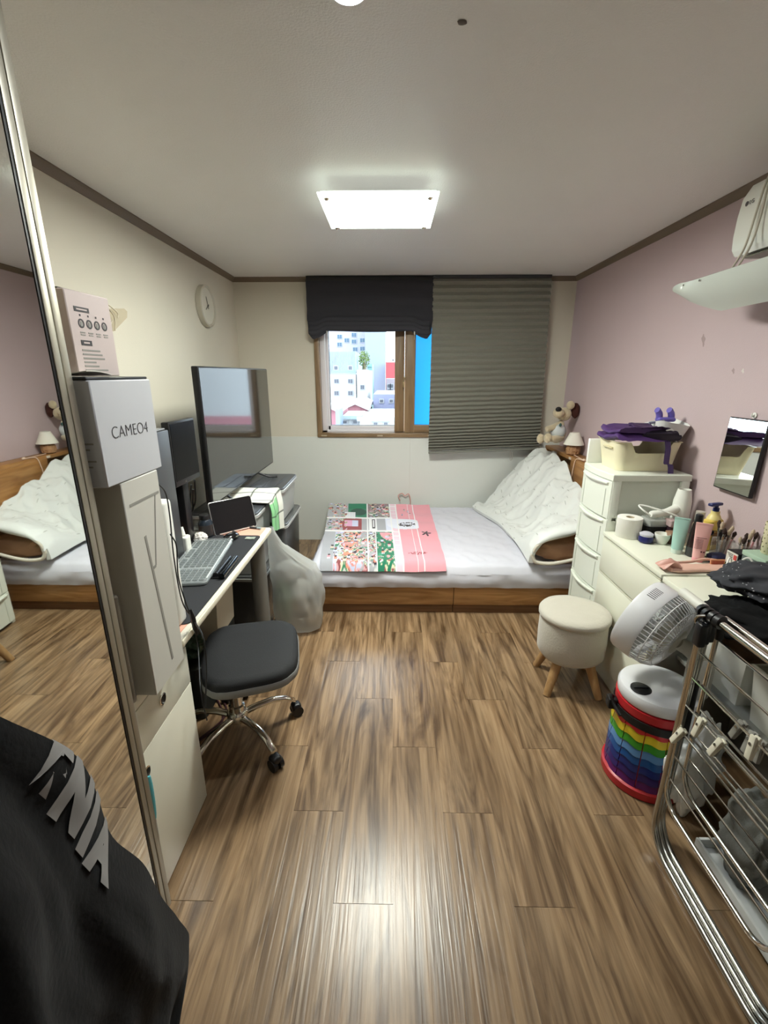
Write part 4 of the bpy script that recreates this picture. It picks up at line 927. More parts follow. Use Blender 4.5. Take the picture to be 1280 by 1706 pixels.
# cables hanging down the cabinet edge
for i, pl_ in enumerate(([(264, 806), (276, 822), (283, 860), (290, 930), (303, 1000), (320, 1030), (338, 1060), (344, 1110), (342, 1180)],
                         [(284, 890), (294, 910), (297, 960), (308, 1000), (322, 1040), (330, 1080), (334, 1150), (345, 1200)])):
    Xs = -0.664 if i == 0 else -0.66
    P_ = [atX(x_, y_, Xs+(0.012*k_ if k_ > 5 else 0)) for k_, (x_, y_) in enumerate(pl_)]
    mb = MB().tube(spline(P_, 8), 0.0022, 6)
    if i == 0: mb.tube([atX(317, 1015, -0.655), atX(321, 1028, -0.655), atX(325, 1045, -0.655), atX(329, 1058, -0.655)], 0.008, 8, rs=[0.004, 0.0085, 0.0085, 0.004])
    single('hanging_cable', mb, BLACKP, ['thin black cable with an inline switch hanging over the desk corner', 'plain thin black cable hanging over the desk corner'][i], 'cable', loc=tuple(P_[0]))

# ------------------------------------------------------------------ television, storage boxes
SCR = mat('tv_screen', S(30, 30, 29), 0.07, var=0.15, vs_=3, stretch=(1, 6, 0.6), spec=0.9, coat=0.25)
tv = thing('television', 'large flat television with a dark glossy screen standing on storage boxes', 'television', (-0.93, 2.88, 0.862))
MB().box((-0.975, 2.30, 0.88), (-0.94, 3.575, 1.59), 0.006).build('housing', BLACKP, tv, world=True)
MB().box((-0.9405, 2.308, 0.892), (-0.9385, 3.567, 1.582)).build('screen', SCR, tv, 0, world=True)
for y_, zb in ((2.53, 0.8025), (3.15, 0.8425)):
    ft = MB(); ft.tube([(-0.955, y_, 0.89), (-0.88, y_+0.04, zb+0.008), (-0.82, y_+0.05, zb+0.006)], 0.007, 8); ft.tube([(-0.955, y_, 0.89), (-1.03, y_+0.02, zb+0.008)], 0.007, 8)
    ft.build('foot', BLACKP, tv, world=True)
LID = mat('lid_grey', S(62, 64, 68), 0.4, var=0.06); CLR = mat('frosted_plastic', S(190, 192, 190), 0.25, var=0.06, trans=0.25)
def crate(label, x0, x1, ya, yb, z0, z1, bodym, lidm):
    t = thing('storage_box', label, 'storage box', ((x0+x1)/2, (ya+yb)/2, z0))
    MB().vbox((x0+0.015, ya+0.015, z0), (x1-0.015, yb-0.015, z1-0.03), 0.03, bev=0.004, taper=0.93).build('body', bodym, t, world=True)
    MB().vbox((x0, ya, z1-0.032), (x1, yb, z1-0.012), 0.04, bev=0.003).build('rim', CLR, t, world=True)
    l = MB().vbox((x0+0.004, ya+0.004, z1-0.013), (x1-0.004, yb-0.004, z1), 0.038, bev=0.004).build('lid', lidm, t, world=True)
    for i in range(5):
        xx = x0+0.07+(x1-x0-0.14)*i/4; MB().box((xx-0.006, ya+0.06, z1-0.001), (xx+0.006, yb-0.06, z1+0.002), 0.001).build('lid_rib', lidm, l, world=True)
    return t
crate('frosted storage box with a dark ribbed lid under the far end of the television', -1.16, -0.70, 2.86, 3.34, 0.60, 0.84, CLR, LID)
crate('smaller frosted storage box with a dark lid just beyond the desk', -1.15, -0.755, 2.43, 2.80, 0.42, 0.80, CLR, LID)
DKB = mat('dark_smoky_plastic', S(74, 75, 75), 0.2, var=0.15, vs_=8, stretch=(4, 4, 0.6))
crate('dark smoky storage box on the floor under the far frosted box', -1.17, -0.69, 2.85, 3.36, 0.0, 0.598, DKB, DKB)
crate('dark smoky storage box on the floor beyond the desk leg', -1.16, -0.745, 2.425, 2.81, 0.0, 0.418, DKB, DKB)
# checked cloth draped over the front box edge
CLG = bpy.data.materials.new('checked_cloth'); CLG.use_nodes = True
nt = CLG.node_tree; at_ = nt.nodes.new('ShaderNodeAttribute'); at_.attribute_name = 'print'
nt.links.new(at_.outputs['Color'], nt.nodes['Principled BSDF'].inputs['Base Color']); nt.nodes['Principled BSDF'].inputs['Roughness'].default_value = 0.9
def clothp(u, v):
    y = 2.60+0.27*u
    s_ = v*0.52
    if s_ < 0.30: x, z = -1.03+s_*1.0, 0.818+0.004*math.sin(u*8+v*9)+0.022*smooth((u-0.3)/0.6)
    else: t = s_-0.30; x = -0.73+0.02*math.sin(min(1, t*12))+0.006*math.sin(u*9); z = 0.818+0.022*smooth((u-0.3)/0.6)-t*(0.75+0.45*u)
    return (x, y+0.015*math.sin(v*5), z)
mb = MB().grid(clothp, 40, 60, 0.004)
cl = single('checked_cloth', mb, CLG, 'white and green cloth with black check lines draped over the storage boxes', 'cloth', loc=(-0.8, 2.75, 0.81), smooth=60)
ca = cl.data.color_attributes.new('print', 'FLOAT_COLOR', 'POINT'); cc = []
for i in range(41):
    for j in range(61):
        u, v = i/40, j/60
        c_ = (0.72, 0.73, 0.66)
        if v > 0.6 and u < 0.62: c_ = (0.24, 0.55, 0.26)
        if (abs(u-0.18) < 0.014 or abs(u-0.62) < 0.014 or abs(v-0.3) < 0.01 or abs(v-0.58) < 0.01 or abs(v-0.8) < 0.01): c_ = (0.03, 0.04, 0.03)
        cc.append(c_)
vals = []
for c_ in cc+cc: vals += [*c_, 1]
ca.data.foreach_set('color', vals[:len(cl.data.vertices)*4])

# ------------------------------------------------------------------ plastic bag on the desk corner
PB = bpy.data.materials.new('thin_white_film'); PB.use_nodes = True
nt = PB.node_tree; nt.nodes.remove(nt.nodes['Principled BSDF'])
tr_ = nt.nodes.new('ShaderNodeBsdfTransparent'); df_ = nt.nodes.new('ShaderNodeBsdfDiffuse'); df_.inputs[0].default_value = S(226, 228, 224)
tl_ = nt.nodes.new('ShaderNodeBsdfTranslucent'); tl_.inputs[0].default_value = S(226, 228, 224); gl_ = nt.nodes.new('ShaderNodeBsdfGlossy'); gl_.inputs['Roughness'].default_value = 0.25
m1 = nt.nodes.new('ShaderNodeMixShader'); m1.inputs[0].default_value = 0.4; m2_ = nt.nodes.new('ShaderNodeMixShader'); m2_.inputs[0].default_value = 0.42; m3 = nt.nodes.new('ShaderNodeMixShader'); m3.inputs[0].default_value = 0.07
L_ = nt.links.new
L_(df_.outputs[0], m1.inputs[1]); L_(tl_.outputs[0], m1.inputs[2]); L_(tr_.outputs[0], m2_.inputs[1]); L_(m1.outputs[0], m2_.inputs[2]); m2_.inputs[0].default_value = 0.58
L_(m2_.outputs[0], m3.inputs[1]); L_(gl_.outputs[0], m3.inputs[2]); L_(m3.outputs[0], nt.nodes['Material Output'].inputs[0])
bg_ = thing('plastic_bag', 'translucent white plastic bag of rubbish hanging from the far desk corner', 'plastic bag', (-0.6, 2.56, 0))
prof = [(0.728, -0.690, -0.664, 0.012, 2.425), (0.69, -0.70, -0.655, 0.016, 2.43), (0.62, -0.712, -0.63, 0.03, 2.46), (0.56, -0.718, -0.585, 0.05, 2.49), (0.50, -0.722, -0.53, 0.07, 2.52), (0.44, -0.725, -0.455, 0.085, 2.545),
        (0.36, -0.728, -0.425, 0.10, 2.56), (0.26, -0.73, -0.418, 0.11, 2.565), (0.15, -0.73, -0.42, 0.11, 2.57), (0.06, -0.728, -0.43, 0.105, 2.575), (0.012, -0.72, -0.45, 0.09, 2.58), (0.006, -0.66, -0.53, 0.04, 2.58)]
rings = []
for q in range(len(prof)-1):
    for s_ in range(6):
        t = s_/6; a = [prof[q][k]*(1-t)+prof[q+1][k]*t for k in range(5)]
        ring = []
        for j in range(44):
            th = 2*math.pi*j/44; cx, hx = (a[1]+a[2])/2, (a[2]-a[1])/2
            wob = 1+0.09*noise.noise(Vector((math.cos(th)*2.6, math.sin(th)*2.6, a[0]*11)))+0.05*(0.5-abs(math.sin(j*0.95+a[0]*9+2*noise.noise(Vector((j*0.2, a[0]*5, 1))))))
            c_, s2 = math.cos(th), math.sin(th)
            ring.append((cx+hx*math.copysign(abs(c_)**0.75, c_)*wob, a[4]+a[3]*math.copysign(abs(s2)**0.8, s2)*wob, a[0]+0.006*math.sin(j*0.9)*(1 if a[0] < 0.6 and a[0] > .03 else 0)))
        rings.append(ring)
MB().loft(rings, False, True).build('film', PB, bg_, 80, world=True)
for i, (c_, r_, col_) in enumerate((((-0.66, 2.565, 0.20), (0.055, 0.06, 0.16), S(120, 150, 120)), ((-0.56, 2.575, 0.25), (0.07, 0.06, 0.09), S(206, 206, 200)), ((-0.50, 2.57, 0.12), (0.06, 0.06, 0.08), S(196, 186, 172)),
                                     ((-0.47, 2.545, 0.22), (0.035, 0.04, 0.03), S(70, 72, 74)), ((-0.56, 2.52, 0.13), (0.05, 0.02, 0.028), S(64, 58, 52)), ((-0.63, 2.56, 0.40), (0.07, 0.05, 0.07), S(212, 214, 212)))):
    MB().blob(c_, r_, 0.2, 3, i, 3).build('rubbish', mat('rubbish_%d' % i, col_, 0.6, var=0.2), bg_, world=True)

# ------------------------------------------------------------------ things under the desk
ub = thing('paper_carrier', 'white paper carrier with a red booklet in it under the desk', 'paper bag', (-0.96, 2.1, 0.0))
MB().loft([[(-1.08, 1.98, 0.28), (-0.86, 1.98, 0.28), (-0.86, 2.22, 0.28), (-1.08, 2.22, 0.28)], [(-1.1, 1.97, 0.56), (-0.84, 1.97, 0.55), (-0.85, 2.23, 0.57), (-1.1, 2.23, 0.56)]], True, False).build('bag', mat('carrier_white', S(190, 184, 168), 0.7), ub, world=True)
MB().box((-0.90, 2.04, 0.34), (-0.86, 2.2, 0.63), 0.003, mtx=None).build('red_booklet', mat('booklet_red', S(150, 70, 60), 0.5), ub, world=True)
MB().box((-1.04, 2.0, 0.3), (-0.93, 2.18, 0.60), 0.003).build('contents', mat('booklet_amber', S(170, 130, 60), 0.5, var=0.2), ub, world=True)
single('under_desk_crate', MB().vbox((-1.22, 1.75, 0.001), (-0.86, 2.24, 0.275), 0.03, bev=0.005), mat('crate_black', S(26, 30, 28), 0.5), 'black bin standing on the floor under the paper carrier', 'bin', loc=(-1.04, 2.0, 0))
single('green_bag', MB().blob((-0.98, 1.85, 0.34), (0.1, 0.075, 0.075), 0.3, 3, 5, 4, flat=0.277), mat('bag_green', S(28, 52, 34), 0.35), 'crumpled dark green bag on the black bin under the desk', 'bag', loc=(-0.98, 1.88, 0.277))

# ------------------------------------------------------------------ office chair
ch = thing('office_chair', 'black armless swivel chair with a grey trimmed seat and chrome base', 'chair', (-0.665, 1.63, 0))
quad = [(-0.345, 1.475), (-0.435, 1.895), (-0.83, 1.80), (-0.69, 1.355)]
def chaikin(p, n):
    for _ in range(n): p = [q for i in range(len(p)) for q in ((p[i][0]*0.82+p[(i+1) % len(p)][0]*0.18, p[i][1]*0.82+p[(i+1) % len(p)][1]*0.18), (p[i][0]*0.18+p[(i+1) % len(p)][0]*0.82, p[i][1]*0.18+p[(i+1) % len(p)][1]*0.82))]
    return p
sq = chaikin(quad, 3); cx, cy = -0.6, 1.63
def srow(k, z, sag=0.0):
    out = []
    for x, y in sq:
        dx, dy = (x-cx)*k, (y-cy)*k; r2 = (dx*dx+dy*dy)
        out.append((cx+dx, cy+dy, z-0.10*max(0, (dx*0.9-0.13))**1.5*1.6+0.02*max(0, -dx-0.1)))
    return out
MB().loft([srow(0.97, 0.405), srow(1.0, 0.412), srow(1.005, 0.432), srow(0.995, 0.44)]).build('seat_shell', mat('chair_grey', S(138, 139, 138), 0.7, var=0.08, vs_=60), ch, 60, world=True)
MB().loft([srow(0.99, 0.438), srow(0.985, 0.455), srow(0.95, 0.468), srow(0.85, 0.474), srow(0.5, 0.474), srow(0.1, 0.472)]).build('seat_cushion', mat('chair_black', S(26, 27, 29), 0.75, var=0.1, vs_=80, bump=0.15, bs=300), ch, 60, world=True)
hx_, hy_ = -0.672, 1.655
MB().lathe([(0.034, 0.10), (0.034, 0.17), (0.026, 0.175), (0.026, 0.36), (0.05, 0.365), (0.05, 0.405)], 24, (hx_, hy_, 0)).build('column', CHROME, ch, world=True)
MB().lathe([(0.045, 0.10), (0.045, 0.135), (0.038, 0.145)], 24, (hx_, hy_, 0)).build('hub', CHROME, ch, world=True)
for i in range(5):
    a = R(-40+72*i); d = Vector((math.cos(a), math.sin(a), 0)); h_ = Vector((hx_, hy_, 0)); nrm = Vector((-d.y, d.x, 0))
    P_ = [(0.03, 0.118), (0.09, 0.128), (0.16, 0.13), (0.22, 0.112), (0.262, 0.082)]
    rings = []
    for t_, z_ in P_:
        w_ = 0.017-0.03*(t_-0.03)*0.25; c_ = h_+d*t_+Vector((0, 0, z_))
        rings.append([c_+nrm*(w_*math.cos(q*math.pi/5))+Vector((0, 0, 0.013*math.sin(q*math.pi/5))) for q in range(10)])
    lg = MB().loft(rings).build('base_arm', CHROME, ch, 60, world=True)
    cc_ = h_+d*0.268
    cs_ = MB()
    for s_ in (-1, 1): cs_.cyl(cc_+nrm*(s_*0.006)+Vector((0, 0, 0.027)), cc_+nrm*(s_*0.024)+Vector((0, 0, 0.027)), 0.0265, n=20)
    cs_.build('caster_wheel', BLACKP, lg, world=True)
    MB().box((-0.025, -0.022, 0.03), (0.02, 0.022, 0.066), 0.012, 3, mtx=Matrix.Translation(cc_) @ Euler((0, 0, a)).to_matrix().to_4x4()).build('caster_hood', BLACKP, lg, world=True)
# dark floor cables behind the chair base
for i in range(2):
    pts_ = [(-0.95, 1.95, 0.01), (-0.84, 1.86+0.03*i, 0.006), (-0.78, 1.72+0.05*i, 0.006), (-0.86, 1.60, 0.006), (-0.93, 1.52-0.04*i, 0.006), (-0.83, 1.44, 0.006)]
    single('floor_cable', MB().tube(spline(pts_, 8), 0.0045, 6), mat('cable_red_black', S(58, 26, 30), 0.5), ['dark red floor cable nearer to the chair base', 'dark red floor cable further under the desk'][i], 'cable', 'cables on the floor by the chair', loc=(-0.84, 1.86, 0))
sw = [atZ(350, 1185, 0.02), atZ(372, 1168, 0.02)]
single('power_strip', MB().box((-0.07, -0.02, 0), (0.07, 0.02, 0.035), 0.006, mtx=TR((-0.80, 1.93, 0.0005), 0, 0, R(80))), BLACKP, 'black power strip on the floor under the desk', 'power strip', loc=(-0.80, 1.93, 0))

# ------------------------------------------------------------------ wall clock
ck = thing('wall_clock', 'plain round white wall clock high on the left wall', 'clock', (XL, 3.50, 2.015))
ro = TR((0, 0, 0), 0, R(90), 0)
CLKW = mat('clock_white', S(212, 208, 194), 0.5)
MB().lathe([(0.134, 0.0), (0.138, 0.003), (0.138, 0.036), (0.130, 0.04), (0.120, 0.034), (0.119, 0.028)], 56, mtx=ro, cap1=False).build('rim', mat('clock_rim', S(186, 180, 164), 0.45), ck)
MB().lathe([(0.12, 0.02), (0.12, 0.03), (0.0005, 0.0305)], 56, mtx=ro).build('face', CLKW, ck)
HAND = mat('clock_hand', S(92, 88, 82), 0.5)
def hand(ang, l, w_): # clockwise degrees from twelve, seen from the room
    a = R(ang); d = Vector((0, math.sin(a), math.cos(a))); n = Vector((0, d.z, -d.y))*w_
    p0, p1 = d*-0.02, d*l
    MB().loft([[Vector((0.033, q.y, q.z)) for q in (p0-n, p1-n*0.6, p1+n*0.6, p0+n)], [Vector((0.035, q.y, q.z)) for q in (p0-n, p1-n*0.6, p1+n*0.6, p0+n)]]).build('hand', HAND, ck, 0)
hand(-18, 0.062, 0.0032); hand(-122, 0.052, 0.0036); MB().lathe([(0.006, 0.03), (0.006, 0.037), (0.001, 0.038)], 14, mtx=ro).build('pin', HAND, ck)
# ================================================================== RIGHT SIDE
DRW = mat('dresser_white', S(226, 226, 208), 0.3, var=0.02)
TZ = 0.772
dr = thing('dresser', 'low white dresser with wide grooved drawers against the mauve wall', 'dresser', (1.31, 1.98, 0))
MB().box((1.125, 1.722, 0.0), (1.525, 2.252, 0.752), 0.002).build('body', DRW, dr, world=True)
MB().box((1.15, 1.73, 0.0), (1.16, 2.25, 0.1), 0.001).build('plinth', DRW, dr, world=True)
MB().box((1.10, 1.72, 0.753), (1.528, 2.254, TZ), 0.003).build('top', DRW, dr, world=True)
for z0, z1 in ((0.10, 0.335), (0.35, 0.55), (0.565, 0.74)):
    d = MB().box((1.104, 1.724, z0), (1.124, 2.25, z1), 0.002).build('drawer', DRW, dr, world=True)
    MB().box((1.1045, 1.726, z1), (1.112, 2.248, z1+0.008), 0.001).build('pull_lip', mat('dresser_lip', S(206, 204, 184), 0.4), d, world=True)
# open side table nearer to the camera
tb2 = thing('side_table', 'white open shelf table beyond the drying rack', 'table', (1.32, 1.2, 0))
GINT = mat('shelf_grey', S(150, 152, 146), 0.5)
MB().box((1.105, 0.28, 0.742), (1.528, 1.717, 0.766), 0.003).build('top', DRW, tb2, world=True)
MB().box((1.12, 1.695, 0.0), (1.52, 1.715, 0.741), 0.002).build('side_panel', GINT, tb2, world=True)
MB().box((1.12, 0.285, 0.0), (1.52, 0.305, 0.741), 0.002).build('side_panel', GINT, tb2, world=True)
MB().box((1.505, 0.306, 0.0), (1.52, 1.694, 0.741), 0.002).build('back_panel', GINT, tb2, world=True)
MB().box((1.21, 0.306, 0.40), (1.50, 1.694, 0.418), 0.002).build('shelf', GINT, tb2, world=True)
for i, (ya, yb, z0, z1) in enumerate(((1.36, 1.62, 0.4185, 0.60), (1.0, 1.33, 0.4185, 0.62))):
    t = thing('shelf_basket', ['white basket at the far end of the open shelf', 'white basket in the middle of the open shelf behind the rack'][i], 'basket', (1.3, (ya+yb)/2, z0))
    MB().loft([[(1.23, ya+0.02, z0), (1.48, ya+0.02, z0), (1.48, yb-0.02, z0), (1.23, yb-0.02, z0)], [(1.215, ya, z1), (1.49, ya, z1), (1.49, yb, z1), (1.215, yb, z1)]], True, False).build('body', WHITE, t, world=True)
    MB().tube([(1.215, ya, z1), (1.49, ya, z1), (1.49, yb, z1), (1.215, yb, z1)], 0.006, 8, True).build('rim', WHITE, t, world=True)
    MB().blob((1.36, (ya+yb)/2, z1-0.035), (0.1, (yb-ya)*0.4, 0.05), 0.3, 3, i+4, 3).build('linen', mat('basket_linen_%d' % i, [S(110, 84, 66), S(176, 172, 162)][i], 0.9), t, world=True)

# ------------------------------------------------------------------ drawer tower
TWW = mat('tower_white', S(226, 230, 218), 0.3, var=0.02)
TX, TY0, TY1, TT = 1.105, 2.262, 2.622, 1.068
tt = thing('drawer_tower', 'tall white plastic drawer tower between dresser and bed', 'drawer unit', (1.31, 2.44, 0))
fr = MB()
fr.box((TX+0.02, TY0+0.012, 0.01), (1.50, TY1-0.012, TT-0.03))
fr.build('body', mat('tower_inner', S(206, 210, 198), 0.3, trans=0.0), tt, world=True)
for xx in (TX+0.014, 1.46): 
    for yy in (TY0, TY1-0.03): MB().box((xx, yy, 0), (xx+0.045, yy+0.03, TT-0.03), 0.006).build('corner_post', TWW, tt, world=True)
for zz in (0.02, 0.22, 0.425, 0.63, 0.835):
    MB().box((TX+0.03, TY0, zz-0.012), (1.50, TY0+0.013, zz+0.008), 0.002).build('side_rail', TWW, tt, world=True)
def bow(y): t = (y-TY0)/(TY1-TY0)*2-1; return 0.018*(1-t*t)
rings = []
for z_ in (TT-0.032, TT-0.004, TT): 
    ins = 0.004 if z_ == TT else 0.0
    ring = [(1.508-ins, TY1-ins, z_), (1.508-ins, TY0+ins, z_)]+[(TX+0.012-bow(TY0+(TY1-TY0)*k/12.0)+ins, TY0+ins+(TY1-TY0-2*ins)*k/12.0, z_) for k in range(13)]
    rings.append(ring)
MB().loft(rings).build('top', TWW, tt, 30, world=True)
for i in range(5):
    z0 = 0.022+i*0.2035; z1 = z0+0.196; rings = []
    for x_off in (0.02, 0.0):
        rings.append([(TX+0.012-bow(TY0+0.004+(TY1-TY0-0.008)*k/12.0)+x_off, TY0+0.004+(TY1-TY0-0.008)*k/12.0, z0) for k in range(13)]+[(TX+0.012-bow(TY0+0.004+(TY1-TY0-0.008)*(12-k)/12.0)+x_off, TY0+0.004+(TY1-TY0-0.008)*(12-k)/12.0, z1) for k in range(13)])
    d = MB().loft(rings).build('drawer', TWW, tt, 30, world=True)
    lip = [Vector((TX+0.004-bow(TY0+0.03+(TY1-TY0-0.06)*k/12.0)-0.012*math.sin(math.pi*k/12.0), TY0+0.03+(TY1-TY0-0.06)*k/12.0, z1-0.018)) for k in range(13)]
    MB().loft([[p+Vector((0.012, 0, 0.01)) for p in lip]+[p+Vector((0.012, 0, -0.012)) for p in reversed(lip)], [p+Vector((-0.002, 0, 0.008)) for p in lip]+[p+Vector((-0.002, 0, 0.002)) for p in reversed(lip)]]).build('pull', TWW, d, 30, world=True)
    for yy in (TY0+0.045, TY1-0.06):
        MB().box((TX+0.0105-bow(yy)-0.001, yy, z0+0.006), (TX+0.0145-bow(yy), yy+0.004, z1-0.045), 0.001).build('groove', mat('groove_shade', S(196, 200, 186), 0.4), d, 0, world=True)

# ------------------------------------------------------------------ basket, bag, bowl on the tower
CRM = mat('cream_plastic', S(226, 218, 186), 0.35, var=0.02)
bk = thing('cream_basket', 'cream plastic basket with a scooped side on the drawer tower', 'basket', (1.33, 2.46, TT))
x0, x1, ya, yb, z0, z1 = 1.155, 1.485, 2.335, 2.59, TT+0.001, TT+0.152
def brow(k, zf):
    out = []
    for (p, q) in [(0, 0)]: pass
    hx, hy, cx, cy, r_ = (x1-x0)/2*k, (yb-ya)/2*k, (x0+x1)/2, (ya+yb)/2, 0.04
    for qd, (sx, sy) in enumerate(((1, 1), (-1, 1), (-1, -1), (1, -1))):
        a0 = math.pi/2*qd
        for i in range(7):
            a = a0+math.pi/2*i/6; out.append((cx+sx*(hx-r_)+r_*math.cos(a), cy+sy*(hy-r_)+r_*math.sin(a)))
        # points along the following side
        nx = [(-1, 1), (-1, -1), (1, -1), (1, 1)][qd]
        ax, ay = out[-1]; bx = cx+nx[0]*(hx-r_)+r_*math.cos(a0+math.pi/2); by = cy+nx[1]*(hy-r_)+r_*math.sin(a0+math.pi/2)
        for i in range(1, 20): out.append((ax+(bx-ax)*i/20, ay+(by-ay)*i/20))
    def zz(x, y):
        t = (x-cx)/(x1-x0)
        dip = 0.055*(1-smooth((abs(t)-0.22)/0.10)) if abs(y-cy) > hy*0.8 else 0
        return z0+(z1-z0-dip)*zf
    return [(x, y, zz(x, y)) for x, y in out]
ro_ = [brow(0.86, 0.0), brow(0.90, 0.3), brow(0.95, 0.65), brow(1.0, 0.97), brow(1.035, 0.985), brow(1.035, 1.0), brow(0.985, 1.0), brow(0.94, 0.65), brow(0.86, 0.06)]
MB().loft(ro_, True, True).build('tub', CRM, bk, 50, world=True)
MB().box((x0-0.004, 2.40, z0+0.108), (x0+0.006, 2.50, z0+0.118), 0.003).build('handle_slot', mat('slot_shade', S(196, 186, 150), 0.5), bk, world=True)
single('white_carton_small', MB().box((1.12, 2.598, TT+0.001), (1.26, 2.62, TT+0.135), 0.003), WHITE, 'flat white panel standing behind the cream basket', 'panel', loc=(1.19, 2.61, TT))
PUR = mat('purple_cloth', S(70, 42, 96), 0.55, var=0.1, vs_=20, bump=0.1, bs=120); PURD = mat('purple_dark', S(30, 22, 40), 0.6, var=0.1); 
BZ = TT+0.154
pb = thing('purple_bag', 'folded purple fabric bag with a strap lying across the cream basket', 'bag', (1.28, 2.44, BZ))
def layer(z, x_0, x_1, y_0, y_1, h, seed, nm, m_):
    def f(u, v):
        a = 2*math.pi*u; r_ = 1.0
        c_, s_ = math.cos(a), math.sin(a)
        cx, hx = (x_0+x_1)/2, (x_1-x_0)/2
        yy = y_0+(y_1-y_0)*v
        wob = 1+0.05*noise.noise(Vector((c_*2+seed, v*4, s_*2)))
        return (cx+hx*math.copysign(abs(c_)**0.5, c_)*wob, yy+0.01*s_+0.02*math.sin(u*6+seed), z+h/2+h/2*math.copysign(abs(s_)**0.7, s_)*wob+0.008*math.sin(v*5+seed)+0.012*noise.noise(Vector((c_*3, v*5, seed))))
    rings_ = [[f(j/26, k/14) for j in range(26)] for k in range(15)]
    MB().loft(rings_).build(nm, m_, pb, 60, world=True)
layer(BZ+0.002, 1.13, 1.42, 2.32, 2.56, 0.034, 1.0, 'lower_fold', PUR); layer(BZ+0.036, 1.14, 1.38, 2.33, 2.55, 0.028, 2.2, 'upper_fold', PUR)
layer(BZ+0.062, 1.25, 1.40, 2.335, 2.47, 0.014, 3.1, 'flap', mat('purple_flap', S(58, 36, 74), 0.5, var=0.1)); layer(BZ+0.014, 1.26, 1.44, 2.312, 2.36, 0.04, 4.2, 'pocket', PURD)
sp_ = [(1.385, 2.318, BZ+0.02), (1.39, 2.306, BZ-0.03), (1.39, 2.302, BZ-0.08), (1.392, 2.30, BZ-0.105), (1.41, 2.298, BZ-0.11), (1.418, 2.298, BZ-0.14), (1.42, 2.297, BZ-0.165)]
st_ = spline(sp_, 6); stp = MB()
stp.loft([[p+Vector((-0.014, 0, 0)), p+Vector((0.014, 0.002, 0)), p+Vector((0.014, 0.005, 0)), p+Vector((-0.014, 0.004, 0))] for p in st_]); stp.build('strap', mat('strap_purple', S(82, 64, 110), 0.7), pb, world=True)
MB().box((1.404, 2.294, BZ-0.172), (1.438, 2.304, BZ-0.156), 0.003).build('strap_end', mat('strap_grey', S(150, 144, 152), 0.5), pb, world=True)
bw_ = thing('white_caddy', 'white plastic caddy with a round handle hole on the cream basket', 'caddy', (1.44, 2.47, BZ))
def crow(k, z_): return [(1.43+0.09*k*math.copysign(abs(math.cos(a))**0.6, math.cos(a))+0.012*(z_-BZ)/0.08, 2.45+0.10*k*math.copysign(abs(math.sin(a))**0.6, math.sin(a)), z_+0.014*math.sin(a*2)) for a in [i*2*math.pi/36 for i in range(36)]]
MB().loft([crow(0.72, BZ+0.004), crow(0.86, BZ+0.045), crow(1.0, BZ+0.09), crow(0.96, BZ+0.09), crow(0.82, BZ+0.045), crow(0.68, BZ+0.012)]).build('tub', mat('caddy_white', S(224, 224, 220), 0.4), bw_, 50, world=True)
MB().tube([(1.40+0.026*math.cos(a), 2.338, BZ+0.035+0.026*math.sin(a)) for a in [i*2*math.pi/20 for i in range(20)]], 0.007, 8, True).build('handle_ring', MATS['caddy_white'], bw_, world=True)
BLP = mat('violet_blue_plastic', S(104, 92, 176), 0.4, var=0.05)
gp = thing('violet_holder', 'violet blue plastic holder with two upright prongs in the white caddy', 'holder', (1.43, 2.45, BZ+0.09))
MB().box((1.385, 2.42, BZ+0.092), (1.475, 2.47, BZ+0.115), 0.012, 3).build('base', BLP, gp, world=True)
for xx in (1.40, 1.462):
    P_ = spline([(xx, 2.45, BZ+0.10), (xx-0.002, 2.45, BZ+0.128), (xx-0.014, 2.448, BZ+0.148), (xx-0.02, 2.446, BZ+0.152)], 5)
    MB().tube(P_, 0.014, 12, rs=[0.016]*8+[0.015]*(len(P_)-8)).build('prong', BLP, gp, world=True)
MB().tube([(1.33, 2.41, BZ+0.088), (1.40, 2.40, BZ+0.10)], 0.006, 8).build('clip', mat('clip_grey', S(120, 120, 140), 0.4), gp, world=True)

# ------------------------------------------------------------------ things on the dresser top
def bottle(name, label, cat, loc, prof, m, n=24, extra=()):
    t = thing(name, label, cat, loc)
    MB().lathe(prof, n).build('body', m, t)
    for nm, pr, mm in extra: MB().lathe(pr, n).build(nm, mm, t)
    return t
rl = thing('toilet_roll', 'white toilet roll at the far end of the dresser', 'toilet roll', (1.19, 2.185, TZ))
MB().lathe([(0.02, 0.0005), (0.056, 0.0005), (0.058, 0.003), (0.058, 0.098), (0.056, 0.1), (0.02, 0.1), (0.02, 0.0005)], 36, cap0=False, cap1=False).build('paper', mat('tissue_white', S(232, 230, 222), 0.9, bump=0.2, bs=200), rl)
MB().lathe([(0.0195, 0.001), (0.0195, 0.099), (0.0175, 0.099), (0.0175, 0.001)], 24, cap0=False, cap1=False).build('core', mat('core_card', S(196, 180, 150), 0.8), rl)
hd_ = thing('hair_dryer', 'white hair dryer standing on its barrel beside the tower', 'hair dryer', (1.445, 2.205, TZ))
MB().lathe([(0.036, 0.001), (0.04, 0.02), (0.041, 0.12), (0.04, 0.18), (0.033, 0.215), (0.029, 0.238), (0.027, 0.238), (0.027, 0.2)], 28).build('barrel', WHITE, hd_)
MB().lathe([(0.0268, 0.228), (0.0005, 0.229)], 24).build('outlet_grille', mat('grille_shade', S(120, 116, 100), 0.6), hd_)
MB().tube(spline([(-0.03, -0.01, 0.14), (-0.08, -0.025, 0.128), (-0.13, -0.035, 0.122), (-0.17, -0.04, 0.12)], 5), 0.02, 14, rs=[0.024, 0.023, 0.022, 0.021, 0.02, 0.019, 0.018, 0.018, 0.018, 0.018, 0.018, 0.018, 0.018, 0.018, 0.017, 0.014]).build('handle', WHITE, hd_)
